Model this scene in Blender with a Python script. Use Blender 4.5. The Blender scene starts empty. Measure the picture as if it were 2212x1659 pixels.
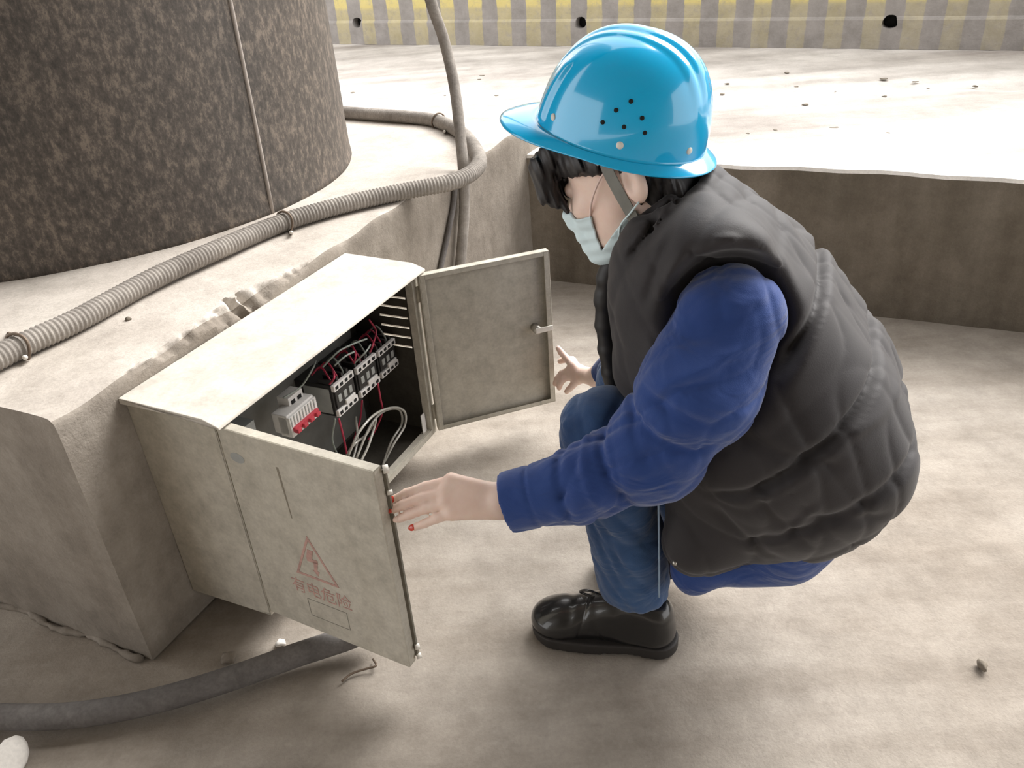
import bpy, bmesh, math, random
import numpy as np
from mathutils import Vector, Matrix
random.seed(3); rng = np.random.default_rng(5)
SC = bpy.context.scene; COL = SC.collection
PI = math.pi
# ------------------------------------------------------------------ camera
H = 1.2; FPX = 1751.0; PITCH = .5283; ROLL = -.076
_f = np.array([0, math.cos(PITCH), -math.sin(PITCH)]); _r = np.array([1., 0, 0]); _u = np.cross(_r, _f)
_c, _s = math.cos(ROLL), math.sin(ROLL)
CR = _c*_r + _s*_u; CU = -_s*_r + _c*_u; CF = _f; CO = np.array([0, 0, H])
cd = bpy.data.cameras.new('camera'); cam = bpy.data.objects.new('camera', cd); COL.objects.link(cam)
m = Matrix.Identity(4)
for i in range(3):
    m[i][0] = CR[i]; m[i][1] = CU[i]; m[i][2] = -CF[i]; m[i][3] = CO[i]
cam.matrix_world = m
cd.sensor_width = 36; cd.lens = FPX/2212*36; cd.clip_start = .02; cd.clip_end = 200
SC.camera = cam
# ------------------------------------------------------------------ world, light, exposure
w = bpy.data.worlds.new('world'); SC.world = w; w.use_nodes = True
bg = w.node_tree.nodes['Background']
bg.inputs[0].default_value = (1.0, .985, .97, 1); bg.inputs[1].default_value = 1.1
sd = bpy.data.lights.new('overcast_sun', 'SUN'); sd.energy = 2.8; sd.angle = math.radians(40); sd.color = (1, .97, .93)
so = bpy.data.objects.new('overcast_sun', sd); COL.objects.link(so)
so.rotation_euler = Vector((.8, .7, 1.0)).to_track_quat('Z', 'Y').to_euler()
SC.view_settings.view_transform = 'Standard'; SC.view_settings.look = 'None'
SC.view_settings.gamma = 1; SC.view_settings.use_curve_mapping = False
SC.view_settings.exposure = 1.16

# ------------------------------------------------------------------ helpers: geometry from pixels with a real depth
def ray(px, py): return CF + CR*(px-1106)/FPX - CU*(py-829.5)/FPX
def onz(px, py, z):
    d = ray(px, py); return CO + d*((z-H)/d[2])
FW = np.array([-.94, .34, 0]); FW /= np.linalg.norm(FW)
LF = np.array([-FW[1], FW[0], 0]); S0 = np.array([.175, 1.184, 0]); ZZ = np.array([0, 0, 1.])
def pp(px, py, l):          # point on the plane l metres to the person's left
    d = ray(px, py); t = (l-(CO-S0)@LF)/(d@LF); return CO + d*t
def loc(P): q = P-S0; return np.array([q@FW, q@LF, q[2]])
def wl(f, l, z): return S0 + FW*f + LF*l + ZZ*z
def srgb(r, g, b):
    return tuple(((c/255)/12.92 if c/255 <= .04045 else ((c/255+.055)/1.055)**2.4) for c in (r, g, b))

def tag(o, label=None, cat=None, group=None, kind=None):
    if label: o['label'] = label
    if cat: o['category'] = cat
    if group: o['group'] = group
    if kind: o['kind'] = kind
    return o
def link(name, me, mat, parent=None, smooth=False):
    if mat is not None:
        me.materials.clear()
        for mm in (mat if isinstance(mat, (list, tuple)) else [mat]): me.materials.append(mm)
    if smooth: me.shade_smooth()
    o = bpy.data.objects.new(name, me); COL.objects.link(o)
    if parent is not None:
        o.parent = parent; o.matrix_parent_inverse = parent.matrix_world.inverted()
    return o
def empty(name, p=(0, 0, 0), parent=None, R=None):
    o = bpy.data.objects.new(name, None); COL.objects.link(o); o.empty_display_size = .1
    M = Matrix.Translation(Vector(p))
    if R is not None: M = M @ R
    if parent is not None:
        o.parent = parent; o.matrix_parent_inverse = parent.matrix_world.inverted()
    o.matrix_world = M
    bpy.context.view_layer.update()
    return o
def mesh(name, v, f, mat, parent=None, smooth=False):
    me = bpy.data.meshes.new(name); me.from_pydata([tuple(map(float, p)) for p in v], [], [tuple(map(int, q)) for q in f])
    me.validate(); me.update()
    return link(name, me, mat, parent, smooth)
def bmobj(name, bm, mat, parent=None, smooth=False):
    bmesh.ops.recalc_face_normals(bm, faces=bm.faces)
    me = bpy.data.meshes.new(name); bm.to_mesh(me); bm.free()
    return link(name, me, mat, parent, smooth)
def bbox(bm, O, U, V, W, u0, u1, v0, v1, w0, w1, bev=0):
    """box in the frame O + u U + v V + w W"""
    vs = [bm.verts.new(O+U*a+V*b+W*c) for a in (u0, u1) for b in (v0, v1) for c in (w0, w1)]
    fs = [bm.faces.new([vs[i] for i in q]) for q in ((0, 1, 3, 2), (4, 6, 7, 5), (0, 4, 5, 1), (2, 3, 7, 6), (0, 2, 6, 4), (1, 5, 7, 3))]
    if bev:
        bmesh.ops.bevel(bm, geom=list({e for f in fs for e in f.edges}), offset=bev, segments=2, affect='EDGES', profile=.5)
def prism(bm, pts, axis):
    """pts: ordered 3d polygon, extruded by the vector axis"""
    a = [bm.verts.new(p) for p in pts]; b = [bm.verts.new(np.asarray(p)+axis) for p in pts]
    bm.faces.new(a[::-1]); bm.faces.new(b)
    n = len(pts)
    for i in range(n): bm.faces.new((a[i], a[(i+1) % n], b[(i+1) % n], b[i]))
def catmull(P, n=8):
    P = [np.asarray(p, float) for p in P]; Q = [2*P[0]-P[1]]+P+[2*P[-1]-P[-2]]; out = []
    for i in range(1, len(Q)-2):
        for k in range(n):
            t = k/n; a, b, c, d = Q[i-1:i+3]
            out.append(.5*((2*b)+(-a+c)*t+(2*a-5*b+4*c-d)*t*t+(-a+3*b-3*c+d)*t**3))
    out.append(P[-1]); return np.array(out)
def tube(path, rad, seg=10, ribs=None, flat=None):
    """verts, faces of a closed tube along path; ribs=(pitch, depth) makes it corrugated"""
    path = np.asarray(path, float)
    L = np.concatenate([[0], np.cumsum(np.linalg.norm(np.diff(path, axis=0), axis=1))])
    if ribs:
        n = int(L[-1]/ribs[0]*4); s = np.linspace(0, L[-1], n+1)
        path = np.stack([np.interp(s, L, path[:, k]) for k in range(3)], 1)
        if not np.isscalar(rad): rad = np.interp(s, L, rad)
        rad = rad - ribs[1]*(.5-.5*np.sin(2*PI*s/ribs[0]))
    n = len(path); rad = np.broadcast_to(rad, (n,))
    T = np.gradient(path, axis=0); T /= np.linalg.norm(T, axis=1)[:, None]
    N = np.cross(T[0], [0, 0, 1.]); 
    if np.linalg.norm(N) < .1: N = np.cross(T[0], [1., 0, 0])
    V = []
    ang = np.arange(seg)*2*PI/seg
    for i in range(n):
        N = N-T[i]*(N@T[i]); N /= np.linalg.norm(N); B = np.cross(T[i], N)
        sx, sy = (1, 1) if flat is None else flat
        V.append(path[i]+rad[i]*(np.outer(np.cos(ang)*sx, N)+np.outer(np.sin(ang)*sy, B)))
    V = np.concatenate(V); F = []
    for i in range(n-1):
        for k in range(seg):
            a = i*seg+k; b = i*seg+(k+1) % seg; F.append((a, b, b+seg, a+seg))
    F.append(tuple(range(seg))[::-1]); F.append(tuple((n-1)*seg+k for k in range(seg)))
    return V, F
def tubeobj(name, path, rad, mat, parent=None, seg=10, ribs=None, flat=None):
    v, f = tube(path, rad, seg, ribs, flat); return mesh(name, v, f, mat, parent, True)

# ------------------------------------------------------------------ materials
def nodes(name):
    m = bpy.data.materials.new(name); m.use_nodes = True; nt = m.node_tree
    return m, nt, nt.nodes['Principled BSDF']
def coords(nt, scale=(1, 1, 1), rot=(0, 0, 0)):
    tc = nt.nodes.new('ShaderNodeTexCoord'); mp = nt.nodes.new('ShaderNodeMapping')
    mp.inputs['Scale'].default_value = scale; mp.inputs['Rotation'].default_value = rot
    nt.links.new(tc.outputs['Object'], mp.inputs[0]); return mp.outputs[0]
def noise(nt, vec, scale, detail=6, rough=.6):
    n = nt.nodes.new('ShaderNodeTexNoise'); n.inputs['Scale'].default_value = scale
    n.inputs['Detail'].default_value = detail; n.inputs['Roughness'].default_value = rough
    nt.links.new(vec, n.inputs['Vector']); return n.outputs['Fac']
def ramp(nt, fac, stops):
    r = nt.nodes.new('ShaderNodeValToRGB'); nt.links.new(fac, r.inputs[0]); e = r.color_ramp.elements
    while len(e) < len(stops): e.new(.5)
    for k, (p, c) in enumerate(stops):
        e[k].position = p; e[k].color = (*c, 1) if len(c) == 3 else c
    return r.outputs[0]
def mix(nt, fac, a, b, mode='MIX'):
    n = nt.nodes.new('ShaderNodeMix'); n.data_type = 'RGBA'; n.blend_type = mode
    for i, s in ((0, fac), (6, a), (7, b)):
        if isinstance(s, (int, float)): n.inputs[i].default_value = s
        elif isinstance(s, tuple): n.inputs[i].default_value = (*s, 1) if len(s) == 3 else s
        else: nt.links.new(s, n.inputs[i])
    return n.outputs[2]
def mathn(nt, op, a, b=0.0):
    n = nt.nodes.new('ShaderNodeMath'); n.operation = op
    for i, s in ((0, a), (1, b)):
        if isinstance(s, (int, float)): n.inputs[i].default_value = s
        else: nt.links.new(s, n.inputs[i])
    return n.outputs[0]
def bump(nt, bs, h, strength=.3, dist=.002):
    b = nt.nodes.new('ShaderNodeBump'); b.inputs['Strength'].default_value = strength
    b.inputs['Distance'].default_value = dist; nt.links.new(h, b.inputs['Height']); nt.links.new(b.outputs[0], bs.inputs['Normal'])
def plain(name, c, rough=.6, metal=0, coat=0, var=.12, vs=30, spec=.5, bmp=0, bs_=200, sheen=0):
    m, nt, bs = nodes(name); v = coords(nt)
    n = noise(nt, v, vs, 5)
    lo = tuple(x*(1-var) for x in c); hi = tuple(min(1, x*(1+var)) for x in c)
    nt.links.new(ramp(nt, n, [(.3, lo), (.7, hi)]), bs.inputs['Base Color'])
    bs.inputs['Roughness'].default_value = rough; bs.inputs['Metallic'].default_value = metal
    bs.inputs['Coat Weight'].default_value = coat; bs.inputs['Specular IOR Level'].default_value = spec
    bs.inputs['Sheen Weight'].default_value = sheen
    if bmp: bump(nt, bs, noise(nt, v, bs_, 4), bmp, .001)
    return m
def concrete(name, base, dark, light, s1=1.5, s2=14, streak=None, bmp=.25, spots=None, spec=.2):
    m, nt, bs = nodes(name); v = coords(nt)
    a = ramp(nt, noise(nt, v, s1, 7, .62), [(.3, dark), (.52, base), (.72, light)])
    b = ramp(nt, noise(nt, v, s2, 8, .7), [(.3, (.72, .71, .70)), (.6, (1.08, 1.08, 1.08))])
    c = mix(nt, .75, a, b, 'MULTIPLY')
    g = ramp(nt, noise(nt, v, 160, 3), [(.3, (.85, .85, .85)), (.7, (1.1, 1.1, 1.1))])
    c = mix(nt, .5, c, g, 'MULTIPLY')
    if streak:
        vv = coords(nt, streak[0], streak[2] if len(streak) > 2 else (0, 0, 0))
        s = ramp(nt, noise(nt, vv, 1.0, 5), [(.35, streak[1]), (.62, (1.06, 1.06, 1.06))]); c = mix(nt, .8, c, s, 'MULTIPLY')
    if spots:
        sp = noise(nt, coords(nt, (1, 1, 1)), spots[0], 2, .5)
        k = ramp(nt, sp, [(spots[1], (0, 0, 0)), (spots[1]+.03, (1, 1, 1))]); c = mix(nt, k, c, spots[2])
    nt.links.new(c, bs.inputs['Base Color']); bs.inputs['Roughness'].default_value = .92
    bs.inputs['Specular IOR Level'].default_value = spec
    h = mathn(nt, 'ADD', noise(nt, v, s2*1.5, 8, .7), mathn(nt, 'MULTIPLY', noise(nt, v, 220, 2), .25))
    bump(nt, bs, h, bmp, .01)
    return m

M_floor = concrete('dusty_floor', (.385, .348, .306), (.30, .262, .222), (.45, .412, .372), 1.3, 9, ((1.3, 9, 1), (.8, .78, .76), (0, 0, .35)), .35)
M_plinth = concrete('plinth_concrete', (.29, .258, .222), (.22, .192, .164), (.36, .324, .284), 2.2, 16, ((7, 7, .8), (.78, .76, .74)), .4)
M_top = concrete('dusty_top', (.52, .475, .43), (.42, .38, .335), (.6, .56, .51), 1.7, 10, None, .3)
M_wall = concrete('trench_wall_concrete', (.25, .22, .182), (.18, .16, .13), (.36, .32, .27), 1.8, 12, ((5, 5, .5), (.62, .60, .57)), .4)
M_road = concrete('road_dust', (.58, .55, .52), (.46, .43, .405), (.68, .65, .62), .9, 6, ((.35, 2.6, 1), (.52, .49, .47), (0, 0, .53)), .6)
M_litpale = concrete('lit_top_and_pale_stone', (.82, .79, .75), (.72, .69, .65), (.9, .87, .83), 1.3, 8, None, .2)  # strong light on the wall top put into its colour; pale stones share it
M_metal = concrete('cabinet_paint', (.53, .50, .435), (.47, .445, .385), (.58, .55, .485), 3, 30, ((6, 6, 1.2), (.88, .86, .82)), .05, None, .35)
M_roofm = concrete('cabinet_roof_dust', (.60, .565, .51), (.54, .505, .45), (.66, .625, .57), 2.5, 18, None, .05)
M_inner = concrete('cabinet_inside', (.22, .205, .17), (.18, .165, .14), (.26, .24, .2), 3, 30, None, .05)
M_inshade = concrete('shaded_inside_paint', (.075, .068, .056), (.05, .045, .038), (.11, .10, .085), 3, 30, None, .05)  # darker copy of the cabinet paint: inside shade put into the colour
M_dark = plain('black_plastic', (.018, .017, .017), .45)
M_void = plain('dark_hole', (.006, .006, .006), .9)
M_grey = plain('grey_plastic', (.33, .34, .33), .5)
M_white = plain('white_plastic', (.72, .70, .68), .45)
M_red = plain('red_toggle', (.45, .04, .06), .4)
M_wred = plain('red_wire', (.42, .03, .07), .4)
M_wgrey = plain('grey_wire', (.30, .33, .30), .35)
M_clear = plain('clear_cable', (.42, .41, .37), .2, coat=.5)
M_hose = concrete('dusty_hose', (.30, .275, .25), (.22, .20, .18), (.38, .35, .315), 8, 40, None, .2)
M_hose2 = concrete('grey_rubber_hose', (.155, .145, .14), (.11, .10, .098), (.21, .195, .185), 6, 40, None, .2)
M_clamp = plain('rusty_wire', (.16, .12, .09), .6, .5)
M_steel = plain('dull_steel', (.5, .48, .44), .35, .8)
M_screw = plain('pale_bolt', (.75, .72, .66), .4)

# ------------------------------------------------------------------ the trench, the plinth, the road
YAW = 1.1181; UX = np.array([math.cos(YAW), math.sin(YAW), 0]); NN = np.array([math.sin(YAW), -math.cos(YAW), 0])
ZP = .554; ZW = .462; ZR = .435
C0 = onz(330, 1438, 0)*.5 + onz(115, 895, ZP)*.5; C0[2] = 0
TE = (onz(1175, 258, ZP)-C0)@UX              # plinth length
TW = (onz(1885, 680, 0)-C0)@UX               # trench wall line
bm = bmesh.new()
def heightgrid(name, O, U, V, nu, nv, u1, v1, f, mat, u0=0, v0=0):
    uu, vv = np.meshgrid(np.linspace(u0, u1, nu), np.linspace(v0, v1, nv), indexing='ij')
    P = O+uu[..., None]*U+vv[..., None]*V; P[..., 2] += f(uu, vv)
    idx = np.arange(nu*nv).reshape(nu, nv)
    F = np.stack([idx[:-1, :-1], idx[1:, :-1], idx[1:, 1:], idx[:-1, 1:]], -1).reshape(-1, 4)
    return mesh(name, P.reshape(-1, 3), F, mat, None, True)
def lumps(u, v, s, seed):
    r = np.random.default_rng(seed); o = 0*u
    for k in range(14):
        a = r.uniform(0, 2*PI); fr = s*r.uniform(.5, 2.4); o = o+np.sin(fr*(u*np.cos(a)+v*np.sin(a))+r.uniform(0, 6))/(1+fr/s)
    return o/6
fl = heightgrid('floor', C0+NN*0, UX, NN, 190, 170, TW+.02, 5.5, lambda u, v: .004*lumps(u, v, 9, 1)+.0025*lumps(u, v, 32, 2)-.004, M_floor, -4.0, -3.0)
tag(fl, 'dusty beige concrete trench floor', kind='structure')

def rough_prism(name, quad_fn, nu, nv, mat): pass
# plinth as a slab with a slightly broken front arris: front face and top built as one bent grid
def bent(name, O, U, N, length, height, depth, mat_front, mat_top, seed, chips):
    nu = int(length/.006); hv = int(height/.02); dv = int(depth/.03)
    us = np.linspace(0, length, nu); rows = []
    r = np.random.default_rng(seed)
    edge = .004*np.sin(us*9+1)+.003*np.sin(us*31)
    ch = np.zeros_like(us)
    for c, wd, dp in chips: ch += dp*np.exp(-((us-c)/wd)**4)*(.75+.25*np.sin(us*90+3*np.sin(us*40)))
    ks = np.concatenate([np.linspace(0, height, hv), height+np.linspace(.012, depth, dv)])
    ks = np.unique(np.concatenate([ks, height-np.array([.05, .04, .03, .02, .012, .006]), height+np.array([.006, .012, .02, .03, .04, .05])]))
    P = np.zeros((nu, len(ks), 3))
    for j, k in enumerate(ks):
        if k <= height: back = 0*us; z = k+0*us
        else: back = (k-height)+0*us; z = height+0*us
        dist = abs(k-height)
        ch_ = ch*(1+.35*lumps(us, k+0*us, 120, seed+5)+.25*lumps(us, k+0*us, 260, seed+6)); ch0 = ch; ch1 = np.maximum(ch_, 0)
        cut = ch1*np.clip(1-dist/(ch1*1.1+1e-4), 0, 1)**.6*.7
        soft = .006*np.exp(-dist/.008)
        back = back+cut+soft+.003*lumps(us, k+0*us, 20, seed)*(k > .02); z = z-cut*.75-soft*.7-(edge*np.exp(-dist/.03) if True else 0)
        z = z+(.003*lumps(us, k+0*us, 14, seed+1) if k > height else 0)
        P[:, j] = O+us[:, None]*U-back[:, None]*N+z[:, None]*ZZ
    idx = np.arange(nu*len(ks)).reshape(nu, len(ks))
    F = np.stack([idx[:-1, :-1], idx[1:, :-1], idx[1:, 1:], idx[:-1, 1:]], -1)
    split = np.searchsorted(ks, height+.001)
    # closing sides
    V = P.reshape(-1, 3).tolist(); FF = F.reshape(-1, 4).tolist(); mi = np.zeros(F.shape[:2], int); mi[:, split-1:] = 1; mi = mi.reshape(-1).tolist()
    bL = len(V); V += [(O-N*depth).tolist(), (O+U*length-N*depth).tolist()]
    b0 = bL; b1 = bL+1
    FF.append([b0]+idx[0, :].tolist()); mi.append(0)
    FF.append([b1]+idx[-1, ::-1].tolist()); mi.append(0)
    FF.append([int(idx[0, -1]), int(idx[-1, -1]), b1, b0]); mi.append(0)
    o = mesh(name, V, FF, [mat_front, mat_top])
    me = o.data
    for p, k in zip(me.polygons, mi): p.material_index = k
    me.shade_smooth()
    md = o.modifiers.new('e', 'EDGE_SPLIT'); md.split_angle = math.radians(50)
    return o
ucorner = lambda px, py: (onz(px, py, ZP)-C0)@UX
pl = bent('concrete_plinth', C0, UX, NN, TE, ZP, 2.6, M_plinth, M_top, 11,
          [(ucorner(520, 650), .11, .045), (ucorner(390, 740), .05, .018), (ucorner(300, 790), .03, .01), (ucorner(640, 580), .05, .012), (ucorner(900, 420), .03, .008)])
tag(pl, 'dusty concrete plinth with a chipped top edge carrying the round column', 'plinth', kind='structure')
rg = np.random.default_rng(4); rpts = [C0-NN*s_*1.0+NN*.0+np.array([0, 0, 0])-UX*(.012+.006*math.sin(s_*30)+rg.normal()*.0008-.008)+ZZ*(.001+.002*math.sin(s_*25)) for s_ in np.linspace(.02, .62, 60)]
tubeobj('mortar_ridge', rpts, np.array([.0065+.002*math.sin(k*.7)+.0012*math.sin(k*1.9) for k in range(60)]), M_plinth, pl, 7)
# trench wall (runs to the right), its lit top put in as a white colour
OW = C0+UX*TW
bm = bmesh.new(); wl0 = -.5; nseg = 120
ws = np.linspace(-2.4, 4.5, nseg)
V = []; F = []
prof = [(0, -.05), (0.0, .03), (.004, .12), (0.002, .3), (0.0, ZW-.012), (.006, ZW-.002), (.02, ZW)]
for i, s in enumerate(ws):
    for (b, z) in prof:
        V.append(OW+NN*s+UX*(b+.004*math.sin(s*5+z*9)*(z > .1))+ZZ*(z+.003*math.sin(s*7)+.002*math.sin(s*23)))
n = len(prof)
for i in range(nseg-1):
    for k in range(n-1): a = i*n+k; F.append((a, a+1, a+n+1, a+n))
# ends & back so it is a solid
for i, s in enumerate(ws): V.append(OW+NN*s+UX*.22+ZZ*ZW); V.append(OW+NN*s+UX*.22-ZZ*.05)
b0 = nseg*n
for i in range(nseg-1): F.append((i*n+n-1, b0+2*i, b0+2*(i+1), (i+1)*n+n-1)); F.append((b0+2*i, b0+2*i+1, b0+2*i+3, b0+2*i+2))
F.append([*range(n)]+[b0, b0+1]); F.append([*range((nseg-1)*n, nseg*n)]+[b0+2*(nseg-1), b0+2*(nseg-1)+1])
o = mesh('wall_trench', V, F, [M_wall, M_litpale])
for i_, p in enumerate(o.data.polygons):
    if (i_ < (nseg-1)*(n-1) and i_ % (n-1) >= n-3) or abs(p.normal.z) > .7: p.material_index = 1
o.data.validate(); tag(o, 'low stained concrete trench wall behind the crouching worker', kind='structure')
# road
rd = heightgrid('road_surface', OW+UX*.215+ZZ*ZR, UX, NN, 200, 240, 9, 6, lambda u, v: .006*lumps(u, v, 5, 4)+.004*lumps(u*.5, v*3, 18, 5)-.012*np.exp(-((u-1.05-.12*v)/.12)**2)*(1+.6*np.sin(v*14+u*4)), M_road, 0, -7)
tag(rd, 'pale dusty roadway between the trench and the striped barrier', kind='structure')
# unseen roof slab and back wall, added to shade the near side (light comes in from the far and right side)
bm = bmesh.new(); bbox(bm, np.array([0, 0, 0.]), np.array([1., 0, 0]), np.array([0, 1., 0]), ZZ, -6, 4.5, -4, 1.9, 3.4, 3.6)
tag(bmobj('unseen_roof', bm, M_wall), 'unseen grey concrete roof slab shading the trench', kind='structure')
bm = bmesh.new(); bbox(bm, np.array([0, 0, 0.]), np.array([1., 0, 0]), np.array([0, 1., 0]), ZZ, -6, 4.5, -4.2, -4, -.1, 3.4)
tag(bmobj('unseen_wall_back', bm, M_wall), 'unseen grey concrete wall added behind the viewer for shade', kind='structure')
# striped barrier
A = onz(740, 95, ZR); B = onz(2212, 108, ZR); BD = (B-A)/np.linalg.norm(B-A); BN = np.cross(BD, ZZ)
if BN[1] > 0: BN = -BN
def barx(px, py):   # distance along the barrier of a pixel on its face
    d = ray(px, py); t = ((A-CO)@BN)/(d@BN); P = CO+d*t; return (P-A)@BD, P[2]
cs = [-734, -626.6, -513.2, -395.9, -274.5, -159.1, None, 95, 222.5, 353, 491, 632.5, 776.5, 926.5, 1079, 1241, 1406, 1566, 1739, 1912, 2095]
ks_ = [(k, barx(1100+c*.5027, 2)[0]) for k, c in enumerate(cs) if c is not None]
per = np.polyfit([b for a, b in ks_], [a for a, b in ks_], 2)
m_, nt, bs = nodes('striped_barrier_paint'); tc = coords(nt)
sx = nt.nodes.new('ShaderNodeSeparateXYZ'); nt.links.new(tc, sx.inputs[0])
wob = mathn(nt, 'MULTIPLY', mathn(nt, 'SUBTRACT', noise(nt, tc, 12, 3), .5), .02)
xx_ = mathn(nt, 'ADD', sx.outputs[0], wob)
ph = mathn(nt, 'FRACT', mathn(nt, 'ADD', mathn(nt, 'MULTIPLY', xx_, mathn(nt, 'ADD', mathn(nt, 'MULTIPLY', xx_, float(per[0])), float(per[1]))), float(per[2]+20.18)))
yl = ramp(nt, ph, [(0, (0, 0, 0)), (.02, (1, 1, 1)), (.48, (1, 1, 1)), (.51, (0, 0, 0)), (1, (0, 0, 0))])
wear = ramp(nt, noise(nt, tc, 22, 8, .75), [(.30, (.35, .35, .35)), (.5, (1, 1, 1))])
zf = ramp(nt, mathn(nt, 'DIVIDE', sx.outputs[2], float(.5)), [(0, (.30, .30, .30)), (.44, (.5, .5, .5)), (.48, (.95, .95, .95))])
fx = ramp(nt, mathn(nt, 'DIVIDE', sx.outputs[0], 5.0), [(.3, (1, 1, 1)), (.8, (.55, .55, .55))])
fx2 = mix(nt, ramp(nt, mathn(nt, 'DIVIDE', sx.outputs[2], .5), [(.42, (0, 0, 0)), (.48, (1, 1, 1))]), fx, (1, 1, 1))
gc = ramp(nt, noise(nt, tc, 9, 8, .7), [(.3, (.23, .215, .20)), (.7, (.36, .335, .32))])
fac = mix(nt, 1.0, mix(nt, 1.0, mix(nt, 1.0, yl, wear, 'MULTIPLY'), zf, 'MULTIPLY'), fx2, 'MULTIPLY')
dusty = mix(nt, .2, (.72, .60, .20), gc)
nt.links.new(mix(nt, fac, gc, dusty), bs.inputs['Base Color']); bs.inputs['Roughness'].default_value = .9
bump(nt, bs, noise(nt, tc, 30, 8, .7), .5, .01)
bm = bmesh.new()
zl = barx(1255, 42)[1]-ZR
X0, X1 = np.array([1., 0, 0]), np.array([0, 1., 0])
pr = [(-.012, 0), (-.012, zl-.012), (-.004, zl), (0, zl+.004), (0, 1.1), (.3, 1.1), (.3, 0)]
prism(bm, [np.array([-2.5, b, z]) for b, z in pr], X0*9)
me = bpy.data.meshes.new('striped_barrier'); bmesh.ops.recalc_face_normals(bm, faces=bm.faces); bm.to_mesh(me); bm.free()
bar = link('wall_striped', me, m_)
Mb = Matrix(((BD[0], -BN[0], 0, A[0]), (BD[1], -BN[1], 0, A[1]), (0, 0, 1, ZR), (0, 0, 0, 1)))
bar.matrix_world = Mb
tag(bar, 'concrete barrier wall with worn yellow and grey stripes across the road', kind='structure')
bpy.context.view_layer.update()
cut = bmesh.new()
for hx in ((772, 49), (1255, 49), (1923, 47)):
    x, z = barx(*hx)
    ring = [np.array([x+.037*math.cos(a)*(1+.12*math.sin(3*a+x)), -.06, z-ZR+.037*math.sin(a)*(1+.1*math.cos(2*a))]) for a in np.linspace(0, 2*PI, 19)[:-1]]
    prism(cut, ring, np.array([0, .28, 0]))
bmesh.ops.recalc_face_normals(cut, faces=cut.faces)
cm = bpy.data.meshes.new('c'); cut.to_mesh(cm); co = bpy.data.objects.new('c', cm); COL.objects.link(co); co.matrix_world = Mb
md = bar.modifiers.new('b', 'BOOLEAN'); md.object = co; md.solver = 'EXACT'
bpy.context.view_layer.update()
nm = bpy.data.meshes.new_from_object(bar.evaluated_get(bpy.context.evaluated_depsgraph_get())); bar.modifiers.clear(); bar.data = nm
bpy.data.objects.remove(co)
for hx in ((772, 49), (1255, 49), (1923, 47)):
    x, z = barx(*hx); P = A+BD*x-BN*.05; P[2] = z
    tubeobj('drain_hole', [P-BN*0, P-BN*.12], .034, M_void, bar, 14)

# ------------------------------------------------------------------ round column on the plinth
m_, nt, bs = nodes('column_mottled'); v = coords(nt, (1, 1, .55))
a = ramp(nt, noise(nt, v, 60, 8, .8), [(.36, (.048, .042, .037)), (.5, (.088, .076, .067)), (.62, (.20, .168, .14))])
b = ramp(nt, noise(nt, coords(nt), 3.2, 4), [(.3, (.75, .75, .75)), (.7, (1.15, 1.1, 1.05))])
nt.links.new(mix(nt, 1, a, b, 'MULTIPLY'), bs.inputs['Base Color']); bs.inputs['Roughness'].default_value = .62; bs.inputs['Specular IOR Level'].default_value = .4
bump(nt, bs, noise(nt, v, 40, 6, .7), .3, .003)
CC = np.array([-1.272, 2.544, 0]); CRD = .817
col = empty('round_column', CC+ZZ*ZP)
tag(col, 'huge round dark mottled steel column standing on the concrete plinth', 'column')
def lathe(profile, seg=96):
    V = []; F = []; n = len(profile)
    for k in range(seg):
        a = 2*PI*k/seg
        for r, z in profile: V.append((r*math.cos(a), r*math.sin(a), z))
    for k in range(seg):
        for j in range(n-1):
            a = k*n+j; b = ((k+1) % seg)*n+j; F.append((a, b, b+1, a+1))
    F.append([k*n+n-1 for k in range(seg)]); F.append([k*n for k in range(seg)][::-1])
    return V, F
V, F = lathe([(CRD+.004, -.004), (CRD+.002, .012), (CRD, .03), (CRD, .3), (CRD-.004, 1.0), (CRD-.012, 3.1)])
o = mesh('shell', np.array(V)+CC+ZZ*ZP, F, m_, col, True)
a0 = math.atan2(*(onz(585, 460, ZP)-CC)[1::-1])
sp = [CC+np.array([math.cos(a0+.02*math.sin(z*2)), math.sin(a0+.02*math.sin(z*2)), 0])*(CRD-.003*z)+ZZ*(ZP+z) for z in np.linspace(0, 3.05, 34)]
tag(tubeobj('weld_seam', sp, .006, plain('seam', (.33, .29, .26), .7, bmp=.4), col, 6), 'pale vertical weld seam')

# ------------------------------------------------------------------ conduit along the plinth and clamps
def P_(px, py, z): return onz(px, py, z)
rc_ = .023
path = [P_(590, 228, ZP+rc_), P_(750, 243, ZP+rc_), P_(870, 252, ZP+rc_), P_(945, 262, ZP+rc_), P_(1000, 290, ZP+rc_), P_(1032, 335, ZP+rc_+.0), P_(1028, 365, ZP+rc_), P_(980, 392, ZP+rc_), P_(880, 412, ZP+rc_),
        P_(760, 438, ZP+rc_), P_(620, 478, ZP+rc_), P_(480, 535, ZP+rc_+.003), P_(330, 603, ZP+rc_+.003), P_(170, 690, ZP+rc_), P_(50, 745, ZP+rc_), P_(-60, 800, ZP+rc_)]
path = catmull(path, 10)
cond = empty('flexible_conduit', P_(620, 478, ZP)); tag(cond, 'dusty corrugated conduit lying on the plinth around the column', 'conduit')
tubeobj('hose', path, rc_, M_hose, cond, 16, ribs=(.0095, .0030))
def clampring(c, T, r, nm='pipe_clamp'):
    T = T/np.linalg.norm(T); S = np.cross(T, ZZ); S /= np.linalg.norm(S)
    pts = [c+S*math.cos(a)*r+ZZ*math.sin(a)*r+T*.004*math.sin(a*2) for a in np.linspace(-.25*PI, 1.35*PI, 24)]
    pts.append(pts[-1]-ZZ*.004+T*.012)
    return tubeobj(nm, pts, .003, M_clamp, cond, 6)
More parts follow.
